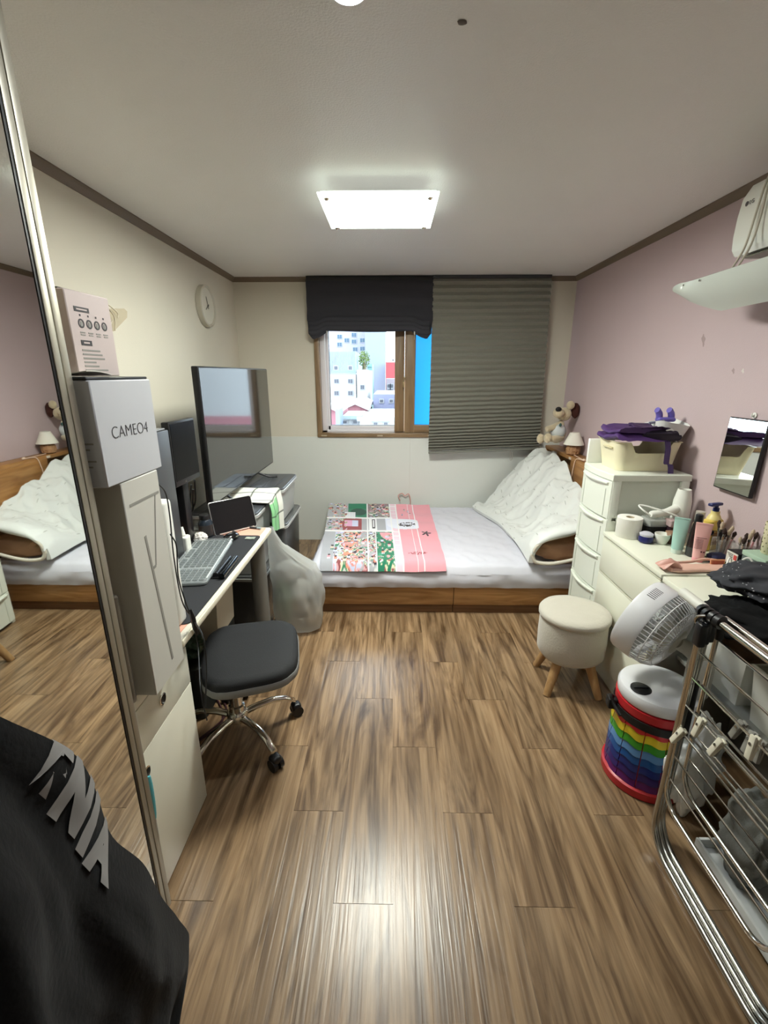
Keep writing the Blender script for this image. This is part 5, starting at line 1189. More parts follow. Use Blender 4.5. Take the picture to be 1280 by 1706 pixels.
MB().tube(spline([(-0.17, -0.04, 0.115), (-0.2, -0.035, 0.135), (-0.21, 0.0, 0.155), (-0.16, -0.02, 0.15), (-0.06, -0.07, 0.12), (0.0, -0.075, 0.07)], 7), 0.004, 7).build('cord', WHITE, hd_)
bj = thing('clear_canister', 'clear canister with a dark filling next to the toilet roll', 'canister', (1.312, 2.19, TZ))
MB().vbox((-0.05, -0.045, 0.0005), (0.05, 0.045, 0.06), 0.02, bev=0.004).build('filling', mat('charcoal', S(36, 37, 38), 0.3), bj)
MB().vbox((-0.052, -0.047, 0.0605), (0.052, 0.047, 0.098), 0.02, bev=0.006).build('upper', mat('clear_dome', S(204, 206, 200), 0.1, alpha=0.45), bj)
MB().vbox((-0.053, -0.048, 0.062), (0.053, 0.048, 0.07), 0.02).build('band', mat('band_grey', S(140, 142, 140), 0.3), bj)
bottle('blue_jar', 'small dark blue jar with a crumpled white lid on the dresser', 'jar', (1.232, 2.095, TZ), [(0.026, 0.0005), (0.032, 0.006), (0.033, 0.026), (0.028, 0.034)], mat('navy_glass', S(38, 42, 96), 0.15), extra=(('lid', [(0.029, 0.034), (0.031, 0.044), (0.018, 0.052), (0.0, 0.05)], mat('lid_lilac', S(196, 196, 206), 0.5)),))
bottle('white_cup', 'small white tapered cup beside the blue jar', 'cup', (1.30, 2.08, TZ), [(0.02, 0.0005), (0.023, 0.006), (0.032, 0.03), (0.034, 0.05), (0.031, 0.05), (0.028, 0.03), (0.0, 0.026)], WHITE)
cbx = thing('brown_compact', 'brown compact box behind the white cup', 'box', (1.355, 2.085, TZ))
MB().box((-0.028, -0.025, 0.0005), (0.028, 0.025, 0.035), 0.004).build('base', mat('compact_brown', S(92, 62, 48), 0.4), cbx); MB().box((-0.028, -0.025, 0.036), (0.028, 0.025, 0.058), 0.004).build('lid', mat('compact_tan', S(150, 118, 96), 0.4), cbx)
pt_ = thing('plum_pot', 'clear topped pot with plum coloured content behind the brown compact', 'pot', (1.375, 2.135, TZ))
MB().vbox((-0.025, -0.025, 0.0005), (0.025, 0.025, 0.07), 0.006).build('pot', mat('plum', S(52, 36, 44), 0.25), pt_); MB().vbox((-0.03, -0.03, 0.071), (0.03, 0.03, 0.105), 0.006, bev=0.004).build('cover', mat('rose_clear', S(206, 176, 176), 0.15, alpha=0.55), pt_)
def sq_tube(name, label, loc, rz, w_, h_, capm, bodym, capr, cap_h=0.02, text=None):
    """squeeze tube standing on its cap: round at the bottom, flat crimp at the top"""
    t = thing(name, label, 'tube', loc, rz); rings_ = []
    for k in range(9):
        f = k/8; hx = capr*(1-f)+w_/2*f; hy = capr*(1-f**1.1)+0.0025*f
        rings_.append([(hx*math.cos(a), hy*math.sin(a), cap_h+(h_-cap_h)*f) for a in [i*2*math.pi/28 for i in range(28)]])
    MB().loft(rings_).build('body', bodym, t, 50)
    MB().lathe([(capr*0.94, 0.0005), (capr*0.97, 0.004), (capr*0.97, cap_h-0.001)], 28).build('cap', capm, t)
    MB().box((-w_/2, -0.0028, h_-0.001), (w_/2, 0.0028, h_+0.008), 0.001).build('crimp', bodym, t)
    return t
MINT = mat('mint_tube', S(166, 204, 194), 0.35, var=0.02); TEAL = mat('teal_tube', S(34, 140, 130), 0.35)
sq_tube('teal_tube', 'narrow dark teal tube behind the mint tube', (1.335, 2.02, TZ), R(-35), 0.036, 0.125, mat('cap_pale', S(206, 222, 212), 0.4), TEAL, 0.018)
sq_tube('mint_tube', 'mint green squeeze tube standing on its cap', (1.302, 1.962, TZ), R(-35), 0.06, 0.158, MATS['cap_pale'], MINT, 0.024)
bottle('dark_bottle', 'tall tapering black brown bottle between the mint and pink tubes', 'bottle', (1.348, 1.925, TZ), [(0.024, 0.0005), (0.027, 0.004), (0.027, 0.045)], mat('smoke_base', S(58, 58, 58), 0.15),
       extra=(('upper', [(0.0265, 0.0455), (0.024, 0.09), (0.018, 0.15), (0.016, 0.158)], mat('brown_black', S(38, 26, 26), 0.2)), ('cap', [(0.015, 0.158), (0.015, 0.19), (0.013, 0.194), (0.0, 0.194)], BLACKP)))
pt = sq_tube('pink_tube', 'pink squeeze tube with dark print standing at the dresser front', (1.335, 1.865, TZ), R(-32), 0.062, 0.165, mat('cap_pink', S(232, 160, 164), 0.35), mat('pink_tube', S(228, 176, 172), 0.4, var=0.02), 0.022)
pf = Matrix.Translation((0, -0.0, 0)) @ Matrix.Rotation(R(8.2), 4, 'X')
def pmk(x0_, z0_, x1_, z1_): MB().box((x0_, -0.0262, z0_), (x1_, -0.0256, z1_), 0, mtx=Matrix.Translation((0, 0.0, 0)) @ Matrix.Rotation(R(-8.0), 4, 'X')).build('printed_mark', mat('pink_ink', S(104, 56, 62), 0.5), pt, 0)
pmk(-0.02, 0.105, 0.018, 0.107)
for i in range(8): pmk(-0.021, 0.097-i*0.0055, 0.012+0.005*((i*3) % 3-1), 0.0988-i*0.0055)
pmk(0.004, 0.043, 0.010, 0.05); pmk(0.013, 0.043, 0.019, 0.05)
pm_ = thing('pump_bottle', 'yellow lotion bottle with a dark blue pump against the wall', 'bottle', (1.475, 2.01, TZ), R(20))
YEL = mat('yellow_plastic', S(226, 196, 92), 0.35, var=0.03)
MB().vbox((-0.044, -0.024, 0.0005), (0.044, 0.024, 0.147), 0.02, bev=0.006).build('body', YEL, pm_)
MB().lathe([(0.03, 0.1472), (0.022, 0.165), (0.018, 0.17), (0.018, 0.184)], 22).build('neck', mat('yellow_pale', S(230, 212, 140), 0.35), pm_)
MB().box((-0.026, -0.0255, 0.03), (0.026, -0.0242, 0.09), 0).build('label', mat('label_amber', S(150, 110, 60), 0.5, var=0.4, vs_=80), pm_, 0)
NAVY = mat('navy_plastic', S(30, 38, 96), 0.3)
pmp = MB().lathe([(0.013, 0.1845), (0.013, 0.2), (0.008, 0.201), (0.008, 0.212)], 16); pmp.box((-0.045, -0.012, 0.21), (0.025, 0.012, 0.224), 0.005, 3); pmp.build('pump', NAVY, pm_)
bottle('spray_bottle', 'clear capped spray bottle beside the yellow pump bottle', 'bottle', (1.462, 2.085, TZ), [(0.024, 0.0005), (0.024, 0.10), (0.012, 0.115)], mat('spray_taupe', S(140, 120, 104), 0.25), extra=(('cap', [(0.02, 0.116), (0.02, 0.16), (0.0, 0.162)], mat('cap_clear', S(212, 206, 194), 0.15, alpha=0.7)),))
sg = thing('sunglasses', 'dark sunglasses hooked over the front of the yellow bottle', 'sunglasses', (1.46, 1.955, TZ+0.085))
for s_ in (-1, 1): MB().blob((1.46+s_*0.022, 1.957+s_*-0.01, TZ+0.095), (0.02, 0.006, 0.015), 0.02, 2, 1, 3).build('lens', BLACKG, sg, world=True)
MB().tube([(1.44, 1.966, TZ+0.103), (1.46, 1.957, TZ+0.106), (1.48, 1.947, TZ+0.103)], 0.002, 6).build('bridge', BLACKP, sg, world=True)
CLEARC = mat('clear_acrylic', S(216, 212, 206), 0.08, alpha=0.35)
rb = random.Random(9)
def brush_cup(lab, loc, cols, n, lean):
    t = thing('brush_cup', lab+' cup', 'cup', loc)
    MB().vbox((-0.033, -0.03, 0.0005), (0.033, 0.03, 0.09), 0.008).build('cup', CLEARC, t)
    for i in range(n):
        b = thing('makeup_brush', '%s makeup brush in the %s cup' % (['tan handled', 'brown handled', 'pink handled', 'black handled', 'silver handled', 'cream handled', 'grey handled'][i], lab), 'brush', (0, 0, 0), 0, 'makeup brushes on the dresser')
        x_, y_ = (i % 3-1)*0.016, (i//3-1)*0.015; h_ = 0.12+0.05*rb.random()
        p0 = Vector((loc[0]+x_*0.6, loc[1]+y_*0.6, loc[2]+0.004)); p1 = p0+Vector((x_*0.9+lean, y_*0.8, h_)); b.location = p0
        d = (p1-p0)
        MB().tube([(0, 0, 0), d*0.72], 0.0035, 8).build('handle', mat('brush_h%d' % i, cols[i % len(cols)], 0.4), b)
        MB().tube([d*0.72, d*0.8], 0.0048, 8).build('ferrule', STEEL, b); MB().tube([d*0.8, d*0.92, d], 0, 8, rs=[0.005, 0.0085, 0.003]).build('bristles', mat('bristle%d' % (i % 2), [S(60, 44, 38), S(196, 176, 150)][i % 2], 0.9), b)
brush_cup('taller clear brush', (1.455, 1.90, TZ), [S(176, 140, 104), S(90, 60, 46), S(216, 150, 150), S(30, 28, 28), S(170, 168, 162), S(206, 190, 160), S(120, 116, 112)], 7, 0.004)
brush_cup('rear clear brush', (1.49, 1.825, TZ+0.0), [S(150, 110, 84), S(60, 44, 40), S(206, 160, 150), S(40, 36, 36), S(150, 148, 146), S(186, 170, 150)], 6, 0.0)
nv = thing('navy_pouch', 'navy blue flat case in front of the brush cups', 'case', (1.42, 1.845, TZ))
MB().vbox((-0.05, -0.03, 0.0005), (0.02, 0.03, 0.04), 0.012, bev=0.008).build('body', mat('navy_cloth', S(30, 32, 66), 0.5), nv); MB().box((-0.052, -0.028, 0.018), (-0.049, 0.028, 0.022), 0.001).build('zip', STEEL, nv)
single('yellow_bead', MB().blob((1.395, 1.80, TZ+0.014), (0.016, 0.014, 0.0135), 0.05, 2, 3, 3), mat('bead_yellow', S(226, 186, 70), 0.4), 'small yellow bead ball in front of the navy case', 'ball', loc=(1.395, 1.80, TZ))
b1 = thing('black_box', 'black and white printed box stacked at the back of the dresser', 'box', (1.45, 1.765, TZ))
MB().box((1.40, 1.728, TZ+0.001), (1.50, 1.795, TZ+0.085), 0.002).build('body', BLACKP, b1, world=True); MB().box((1.398, 1.732, TZ+0.03), (1.3998, 1.792, TZ+0.082), 0).build('label', mat('label_white', S(216, 214, 204), 0.5), b1, 0, world=True)
MB().box((1.396, 1.735, TZ+0.055), (1.3982, 1.75, TZ+0.075), 0).build('label', mat('label_red', S(190, 70, 66), 0.5), b1, 0, world=True)
for i in range(3): MB().box((1.3972, 1.756, TZ+0.072-i*0.006), (1.3979, 1.788-0.006*i, TZ+0.0745-i*0.006), 0).build('label_line', PRINT, b1, 0, world=True)
g1 = thing('green_box', 'pale green box on the side table behind the black box', 'box', (1.46, 1.68, 0.766))
MB().box((1.40, 1.60, 0.767), (1.52, 1.715, 0.865), 0.003).build('body', mat('box_dark_green', S(86, 96, 90), 0.5), g1, world=True); MB().box((1.398, 1.598, 0.8655), (1.522, 1.717, 0.885), 0.003).build('lid', mat('box_green', S(166, 190, 168), 0.5), g1, world=True)
pcup = thing('patterned_tumbler', 'cream tumbler with rows of small green motifs on the green box', 'tumbler', (1.463, 1.672, 0.8855))
MB().lathe([(0.022, 0.0), (0.025, 0.004), (0.03, 0.125), (0.028, 0.125), (0.023, 0.01), (0.0, 0.01)], 28).build('body', mat('tumbler_cream', S(214, 206, 172), 0.4), pcup)
for r_ in range(7):
    for k_ in range(9):
        a = 2*math.pi*(k_+0.5*(r_ % 2))/9; rr = 0.0252+0.005*(0.012+r_*0.017)/0.125; MB().blob((rr*math.cos(a), rr*math.sin(a), 0.012+r_*0.017), (0.0026, 0.0026, 0.0032), 0, 1, 0, 1).build('motif', mat('motif_olive', S(140, 142, 96), 0.5), pcup)
bottle('pink_spray', 'pink bottle with a clear cap at the right edge of the picture', 'bottle', (1.485, 1.622, 0.8855), [(0.02, 0.0), (0.021, 0.003), (0.02, 0.12), (0.012, 0.135)], mat('rose_bottle', S(206, 126, 124), 0.3), extra=(('cap', [(0.012, 0.1355), (0.012, 0.17), (0.0, 0.172)], CLEARC),))
PKW = mat('pink_wrapper', S(222, 180, 162), 0.45, var=0.08)
wr2 = thing('pink_pouch', 'crumpled pale pink pouch lying at the near edge of the dresser', 'pouch', (1.26, 1.765, TZ))
def pouchf(u, v):
    a = 2*math.pi*u; c_, s_ = math.cos(a), math.sin(a); x_ = 1.15+0.25*v
    return (x_, 1.765+0.036*math.copysign(abs(c_)**0.6, c_)*(1+0.12*math.sin(v*9)), TZ+0.0105+0.0095*math.copysign(abs(s_)**0.8, s_)*(1+0.25*noise.noise(Vector((v*9, c_*2, 1)))))
MB().loft([[pouchf(j/24, k/24) for j in range(24)] for k in range(25)]).build('body', PKW, wr2, 50, world=True)
MB().grid(lambda u, v: (1.115+0.075*u, 1.735+0.065*v, TZ+0.008+0.03*math.sin(u*2.6)*abs(math.sin(v*5+u*3))+0.008), 16, 16, 0.002).build('crumple', mat('pink_wrapper_dark', S(206, 156, 142), 0.4), wr2, 50, world=True)
MB().tube(spline([(1.18, 1.795, TZ+0.02), (1.27, 1.805, TZ+0.022), (1.33, 1.808, TZ+0.032), (1.40, 1.80, TZ+0.024)], 5), 0.006, 8).build('ribbon', PKW, wr2, world=True)
oc = thing('orange_card', 'small orange framed card standing behind the pink pouch', 'card', (1.365, 1.792, TZ))
MB().box((1.335, 1.785, TZ+0.001), (1.395, 1.79, TZ+0.04), 0.002).build('frame', mat('card_peach', S(226, 160, 120), 0.5), oc, world=True); MB().box((1.341, 1.7835, TZ+0.007), (1.389, 1.785, TZ+0.034), 0).build('picture', mat('card_red', S(176, 92, 66), 0.5, var=0.3, vs_=70), oc, 0, world=True)
ad = thing('charger_cluster', 'white multi charger with plugs on the side table', 'charger', (1.40, 1.66, 0.766))
MB().vbox((1.30, 1.62, 0.7665), (1.39, 1.69, 0.79), 0.015, bev=0.004).build('block', WHITE, ad, world=True)
for x_, y_, l_ in ((1.315, 1.65, 0.04), (1.345, 1.655, 0.055), (1.376, 1.65, 0.05)): MB().vbox((x_-0.014, y_-0.012, 0.791), (x_+0.014, y_+0.012, 0.791+l_), 0.006, bev=0.003).build('plug', mat('plug_grey', S(206, 204, 196), 0.35), ad, world=True)
for x_, a_ in ((1.315, -0.03), (1.345, 0.02)): MB().tube(spline([(x_, 1.65, 0.83), (x_+a_*0.3, 1.645, 0.87), (x_+a_, 1.63, 0.88), (x_+a_*1.6, 1.61, 0.84), (x_+a_*1.3, 1.59, 0.775)], 6), 0.0035, 7).build('cord', WHITE, ad, world=True)

# ------------------------------------------------------------------ clothes on the side table
def heap(name, label, cat, m, c_, r_, seed, amp=0.22, fr_=3.2, flat=0.768, sub=5, fold=0.0):
    mb = MB().blob(c_, r_, amp, fr_, seed, sub, flat=flat)
    if fold:
        nv_ = []
        for v in mb.v:
            p = Vector(v); q = (p-Vector(c_)); n = noise.noise(Vector((q.x*13+seed, q.y*9, q.z*10)))
            k = fold*(0.5-abs(n)*2.2); d = q.normalized() if q.length > 1e-6 else Vector((0, 0, 1))
            p2 = p+d*k
            if p2.z < flat: p2.z = flat
            nv_.append(tuple(p2))
        mb.v = nv_
    return single(name, mb, m, label, cat, smooth=80, loc=(c_[0], c_[1], flat))
DOT = bpy.data.materials.new('polka_dot_cloth'); DOT.use_nodes = True
nt = DOT.node_tree; p_ = nt.nodes['Principled BSDF']; p_.inputs['Roughness'].default_value = 0.9
tc_ = nt.nodes.new('ShaderNodeTexCoord'); vo = nt.nodes.new('ShaderNodeTexVoronoi'); vo.inputs['Scale'].default_value = 52; vo.inputs['Randomness'].default_value = 0.35
nt.links.new(tc_.outputs['Object'], vo.inputs['Vector']); rm = nt.nodes.new('ShaderNodeValToRGB'); rm.color_ramp.interpolation = 'CONSTANT'
rm.color_ramp.elements[0].color = S(206, 206, 206); rm.color_ramp.elements[1].position = 0.125; rm.color_ramp.elements[1].color = S(50, 51, 56)
nt.links.new(vo.outputs['Distance'], rm.inputs[0]); nt.links.new(rm.outputs[0], p_.inputs['Base Color'])
BCL = mat('black_cloth', S(16, 16, 17), 0.95, var=0.2, vs_=12, bump=0.2, bs=90, spec=0.25)
heap('black_garment', 'plain black garment heaped on the edge of the side table', 'clothes', BCL, (1.20, 1.33, 0.785), (0.17, 0.16, 0.045), 2, 0.25, 2.6, fold=0.02)
heap('polka_dot_garment', 'charcoal garment with tiny white dots heaped on the black garment', 'clothes', DOT, (1.30, 1.44, 0.868), (0.165, 0.14, 0.05), 5, 0.22, 2.6, flat=0.825, fold=0.02)
heap('black_pouch', 'black cloth pouch against the wall behind the dotted garment', 'pouch', BCL, (1.475, 1.52, 0.86), (0.045, 0.06, 0.09), 7, 0.12, 2.2, fold=0.01)

# ------------------------------------------------------------------ stool
FUR = mat('stool_linen', S(196, 190, 176), 0.95, var=0.05, vs_=14, bump=0.2, bs=120, sheen=0.3)
LEGW = wood('stool_beech', S(200, 164, 116), S(176, 136, 90), 2, 1.0, 0.45, 0.05, streak=0.85)
so = thing('stool', 'round cream fabric storage stool with four splayed wooden legs', 'stool', (0.925, 2.065, 0), R(8))
def wob(p, a): 
    return p
rings = []
for r_, z_ in ((0.13, 0.178), (0.15, 0.18), (0.162, 0.20), (0.165, 0.28), (0.163, 0.36), (0.16, 0.385)):
    rings.append([(r_*(1+0.012*noise.noise(Vector((math.cos(a)*3, math.sin(a)*3, z_*12))))*math.cos(a), r_*(1+0.012*noise.noise(Vector((math.cos(a)*3, math.sin(a)*3, z_*12+5))))*math.sin(a), z_+0.004*math.sin(a*3)) for a in [i*2*math.pi/48 for i in range(48)]])
MB().loft(rings).build('body', FUR, so, 60)
rings = []
for r_, z_ in ((0.150, 0.384), (0.166, 0.386), (0.171, 0.394), (0.171, 0.408), (0.165, 0.418), (0.13, 0.423), (0.06, 0.426), (0.005, 0.427)):
    rings.append([(r_*math.cos(a), r_*math.sin(a), z_+0.003*noise.noise(Vector((r_*math.cos(a)*16, r_*math.sin(a)*16, 3)))) for a in [i*2*math.pi/48 for i in range(48)]])
MB().loft(rings).build('lid', FUR, so, 60)
for i in range(4):
    a = R(45+90*i-8-5); d = Vector((math.cos(a), math.sin(a), 0))
    P_ = [d*0.098+Vector((0, 0, 0.19)), d*0.178+Vector((0, 0, 0.0))]
    MB().tube(P_, 0, 18, rs=[0.0255, 0.0185]).build('leg', LEGW, so)

# ------------------------------------------------------------------ rainbow drum with the fan on it
bn = thing('rainbow_drum', 'round storage drum covered in rainbow coloured tiles with a red rim', 'drum', (1.025, 1.49, 0))
RED = mat('drum_red', S(190, 40, 46), 0.35, var=0.03)
MB().lathe([(0.146, 0.0), (0.152, 0.004), (0.153, 0.035), (0.146, 0.04), (0.140, 0.042), (0.136, 0.33), (0.141, 0.335), (0.142, 0.368), (0.0, 0.37)], 48).build('shell', RED, bn)
rc = [S(96, 26, 104), S(52, 34, 110), S(30, 48, 122), S(26, 84, 152), S(92, 142, 196), S(62, 152, 44), S(222, 196, 48), S(198, 40, 44)]
NT = 12
for r_ in range(8):
    z0_ = 0.043+r_*0.0345; me = None
    m_ = mat('tile_%d' % r_, rc[r_], 0.22, var=0.03)
    for k in range(NT):
        if me is None:
            da = math.pi/NT*0.955; rows_ = []
            for i in range(7):
                a = -da+2*da*i/6; wv = 0.005*math.sin((i/6)*2*math.pi)
                rt_, rb_ = 0.1395-r_*0.0002, 0.1448-r_*0.0002
                ca_, sa_ = math.cos(a), math.sin(a)
                rows_.append([((rb_-0.006)*ca_, (rb_-0.006)*sa_, z0_+wv-0.002), (rb_*ca_, rb_*sa_, z0_+wv-0.002), (rb_*ca_, rb_*sa_, z0_+wv+0.004), (rt_*ca_, rt_*sa_, z0_+wv+0.034), ((rt_-0.004)*ca_, (rt_-0.004)*sa_, z0_+wv+0.034)])
            o = MB().loft(rows_).build('tile', m_, bn, 30); me = o.data
        else: o = bpy.data.objects.new('tile', me); COL.objects.link(o); o.parent = bn
        o.rotation_euler = (0, 0, 2*math.pi*(k+0.5*0)/NT+0.1)
STRAP = mat('black_webbing', S(18, 18, 19), 0.6)
MB().lathe([(0.143, 0.30), (0.1465, 0.30), (0.1465, 0.332), (0.143, 0.332), (0.143, 0.30)], 48, cap0=False, cap1=False).build('strap', STRAP, bn)
MB().box((-0.175, -0.018, 0.30), (-0.140, 0.022, 0.345), 0.006, mtx=Matrix.Rotation(R(-8), 4, 'Z')).build('buckle', STRAP, bn)
MB().tube(spline([(-0.142, 0.03, 0.335), (-0.165, 0.02, 0.355), (-0.16, 0.0, 0.33), (-0.15, -0.04, 0.31)], 5), 0.006, 8).build('buckle_strap', STRAP, bn)
FANW = mat('fan_white', S(226, 226, 228), 0.3, var=0.02); FANG = mat('fan_grey', S(196, 194, 184), 0.4)
fn = thing('fan', 'white air circulator with a tilted head standing on the rainbow drum', 'fan', (1.025, 1.49, 0.371))
MB().lathe([(0.135, 0.0005), (0.139, 0.006), (0.140, 0.036), (0.134, 0.046), (0.10, 0.052), (0.0, 0.054)], 48).build('base', FANW, fn)
MB().lathe([(0.036, 0.0505), (0.036, 0.0535), (0.032, 0.0555), (0.0, 0.0555)], 28, (-0.085, -0.028, 0)).build('dial', BLACKP, fn)
MB().box((-0.113, -0.030, 0.055), (-0.058, -0.025, 0.060), 0.002).build('dial_grip', DGREY, fn)
MB().box((0.065, -0.10, 0.045), (0.13, -0.005, 0.205), 0.03, 5).build('neck', FANG, fn)
hc = Vector((-0.045, 0.03, 0.285)); vd_ = Vector((0.97, 1.52, -0.9)).normalized(); ri_ = vd_.cross(Vector((0, 0, 1))).normalized(); ui_ = ri_.cross(vd_)
ax_ = (ri_*-0.90+ui_*0.42+vd_*0.22).normalized()
qx = ax_.to_track_quat('Z', 'Y').to_matrix().to_4x4(); HM = Matrix.Translation(hc) @ qx
MB().lathe([(0.118, 0.068), (0.146, 0.07), (0.15, 0.06), (0.15, -0.005), (0.147, -0.012), (0.143, -0.005), (0.142, 0.06)], 56, mtx=HM, cap0=False, cap1=False).build('shroud', FANW, fn, 50)
gr = MB()
for i in range(56):
    a = 2*math.pi*i/56; P_ = [(r_*math.cos(a), r_*math.sin(a), z_) for r_, z_ in ((0.145, -0.008), (0.140, -0.045), (0.125, -0.072), (0.09, -0.085), (0.04, -0.09))]
    gr.tube([HM @ Vector(p) for p in P_], 0.0019, 5)
for r_, z_ in ((0.141, -0.04), (0.118, -0.076), (0.075, -0.088)): gr.tube([HM @ Vector((r_*math.cos(a), r_*math.sin(a), z_)) for a in [i*2*math.pi/40 for i in range(40)]], 0.002, 5, True)
tag(gr.build('rear_grille', FANW, fn), kind='stuff')
gr = MB()
for i in range(40):
    a = 2*math.pi*i/40; gr.tube([HM @ Vector((r_*math.cos(a+tw_), r_*math.sin(a+tw_), z_)) for r_, z_, tw_ in ((0.143, 0.066, 0), (0.11, 0.075, 0.15), (0.07, 0.079, 0.3), (0.035, 0.08, 0.4))], 0.0018, 5)
tag(gr.build('front_grille', FANW, fn), kind='stuff')
MB().lathe([(0.036, 0.074), (0.038, 0.08), (0.03, 0.086), (0.0, 0.088)], 24, mtx=HM).build('front_cap', FANW, fn)
MB().lathe([(0.05, -0.03), (0.05, -0.092), (0.042, -0.098), (0.0, -0.1)], 28, mtx=HM).build('motor', FANG, fn)
for i in range(5):
    a0 = 2*math.pi*i/5
    MB().grid(lambda u, v: HM @ Vector(((0.03+0.1*u)*math.cos(a0+0.9*v+0.3*u), (0.03+0.1*u)*math.sin(a0+0.9*v+0.3*u), 0.0+0.035*v)), 8, 6, 0.0015).build('blade', mat('blade_clear', S(206, 208, 206), 0.2, alpha=0.8), fn, 60)
MB().tube([hc+ax_*-0.085, Vector((0.05, -0.03, 0.23)), Vector((0.095, -0.05, 0.19))], 0.026, 14).build('arm', FANG, fn)
for i in range(7):
    a = R(62+i*3.0); q = [HM @ Vector((0.1503*math.cos(a+da), 0.1503*math.sin(a+da), z_)) for da, z_ in ((0, 0.02), (0.016, 0.02), (0.016, 0.05), (0, 0.05))]
    q2 = [HM @ Vector((0.1508*math.cos(a+da), 0.1508*math.sin(a+da), z_)) for da, z_ in ((0, 0.02), (0.016, 0.02), (0.016, 0.05), (0, 0.05))]
    MB().loft([q, q2]).build('barcode_bar', PRINT, fn, 0)

# ------------------------------------------------------------------ folded drying rack
rk = thing('drying_rack', 'folded chrome clothes drying rack with many wires at the right', 'drying rack', (0.95, 1.0, 0))
def rrect(x, y_n, y_f, z0_, z1_, r_, top=True, lean=0.0):
    pts_ = [(x, y_n, z1_)]+arc((x, y_n+r_, z0_+r_), r_, math.pi, 1.5*math.pi, 8, 'yz')+arc((x, y_f-r_, z0_+r_), r_, 1.5*math.pi, 2*math.pi, 8, 'yz')+[(x, y_f, z1_)]
    return [(px+lean*(pz/z1_), py, pz) for px, py, pz in pts_]
for x_, yn, yf, z0_, z1_, lean in ((0.905, 0.66, 1.205, 0.011, 0.85, 0.012), (0.925, 0.672, 1.218, 0.011, 0.85, 0.012), (0.945, 0.684, 1.23, 0.011, 0.85, 0.01)):
    MB().tube(rrect(x_, yn, yf, z0_, z1_, 0.10, lean=lean), 0.0095, 10).build('leg_frame', STEEL, rk, world=True)
for x_, yn, yf, z0_ in ((0.915, 0.75, 1.20, 0.19), (1.0, 0.76, 1.245, 0.20)):
    MB().tube(rrect(x_, yn, yf, z0_, 0.83, 0.075), 0.0075, 10).build('wing_frame', CHROME, rk, world=True)
for zz in (0.762, 0.67, 0.572, 0.476, 0.375, 0.285):
    MB().tube([(0.915, 0.75, zz), (0.915, 1.2, zz)], 0.0033, 8).build('wire', CHROME, rk, world=True)
for zz in (0.775, 0.69, 0.60, 0.515, 0.42, 0.32):
    MB().tube([(1.0, 0.76, zz), (1.0, 1.245, zz)], 0.0033, 8).build('wire', CHROME, rk, world=True)
for zz in (0.64, 0.54, 0.45):
    MB().tube([(0.955, 0.70, zz), (0.955, 1.2, zz)], 0.0033, 8).build('wire', STEEL, rk, world=True)
MB().tube([(0.945, 0.62, 0.868), (0.945, 1.20, 0.868)], 0.0105, 12).build('top_bar', CHROME, rk, world=True)
MB().tube([(0.985, 0.62, 0.862), (0.985, 1.21, 0.862)], 0.0095, 12).build('top_bar', CHROME, rk, world=True)
MB().tube([(0.948, 1.25, 0.872), (0.95, 1.36, 0.872)], 0.016, 14).build('grip', mat('grip_white', S(216, 214, 204), 0.35), rk, world=True)
bs_ = MB()
for i in range(4): bs_.tube([(0.945+0.004*math.cos(i), 1.175+0.02*i, 0.868), (0.945, 1.19+0.02*i, 0.868)], 0.021, 14)
bs_.build('black_sleeve', BLACKP, rk, 60, world=True)
for x_, y_ in ((0.918, 1.205), (0.94, 1.22), (0.962, 1.232), (1.0, 1.245)):
    MB().box((x_-0.012, y_-0.016, 0.775), (x_+0.012, y_+0.016, 0.85), 0.006, 3).build('joint', BLACKP, rk, world=True)
for x_ in (0.925, 0.965): MB().tube(spline([(x_, 1.22, 0.83), (x_-0.012, 1.228, 0.842), (x_-0.014, 1.222, 0.862), (x_, 1.21, 0.872)], 5), 0.004, 8).build('hook', STEEL, rk, world=True)
MB().box((0.93, 1.215, 0.42), (0.965, 1.24, 0.64), 0.01, 3).build('hinge_bar', BLACKP, rk, world=True)
PEGW = mat('peg_cream', S(222, 216, 196), 0.4); PEGG = mat('peg_grey', S(142, 140, 132), 0.45)
def peg(label, loc, m_, tilt, roll):
    t = thing('clothes_peg', label, 'clothes peg', loc, 0, 'clothes pegs on the drying rack'); t.rotation_euler = (tilt, roll, 0)
    for s_ in (-1, 1):
        MB().box((s_*0.0055-0.004, -0.009, -0.052), (s_*0.0055+0.004, 0.009, 0.012), 0.003, mtx=Matrix.Rotation(R(4)*s_, 4, 'Y')).build('jaw', m_, t)
    MB().cyl((-0.011, 0, -0.012), (0.011, 0, -0.012), 0.004, n=10).build('spring', STEEL, t)
wpos = [((0.915, 1.12, 0.574), 0, 'cream peg on the third wire, furthest from the camera'), ((0.915, 1.04, 0.574), 0, 'cream peg on the third wire, second from the far end'), ((0.915, 0.945, 0.672), 0, 'cream peg on the second wire near the right picture edge'),
        ((0.955, 1.085, 0.54), 1, 'grey peg on the middle wire between two cream pegs'), ((0.955, 1.035, 0.64), 1, 'grey peg on the upper middle wire, furthest of three'), ((0.955, 0.995, 0.64), 1, 'grey peg on the upper middle wire, second of three'),
        ((0.955, 0.965, 0.64), 1, 'grey peg on the upper middle wire, nearest of three'), ((0.915, 1.185, 0.478), 0, 'small cream peg at the far end of the fourth wire')]
for i, (lc, g_, lb) in enumerate(wpos): peg(lb, lc, PEGG if g_ else PEGW, R(12*math.sin(i*2)), R(16+6*math.sin(i*3)))

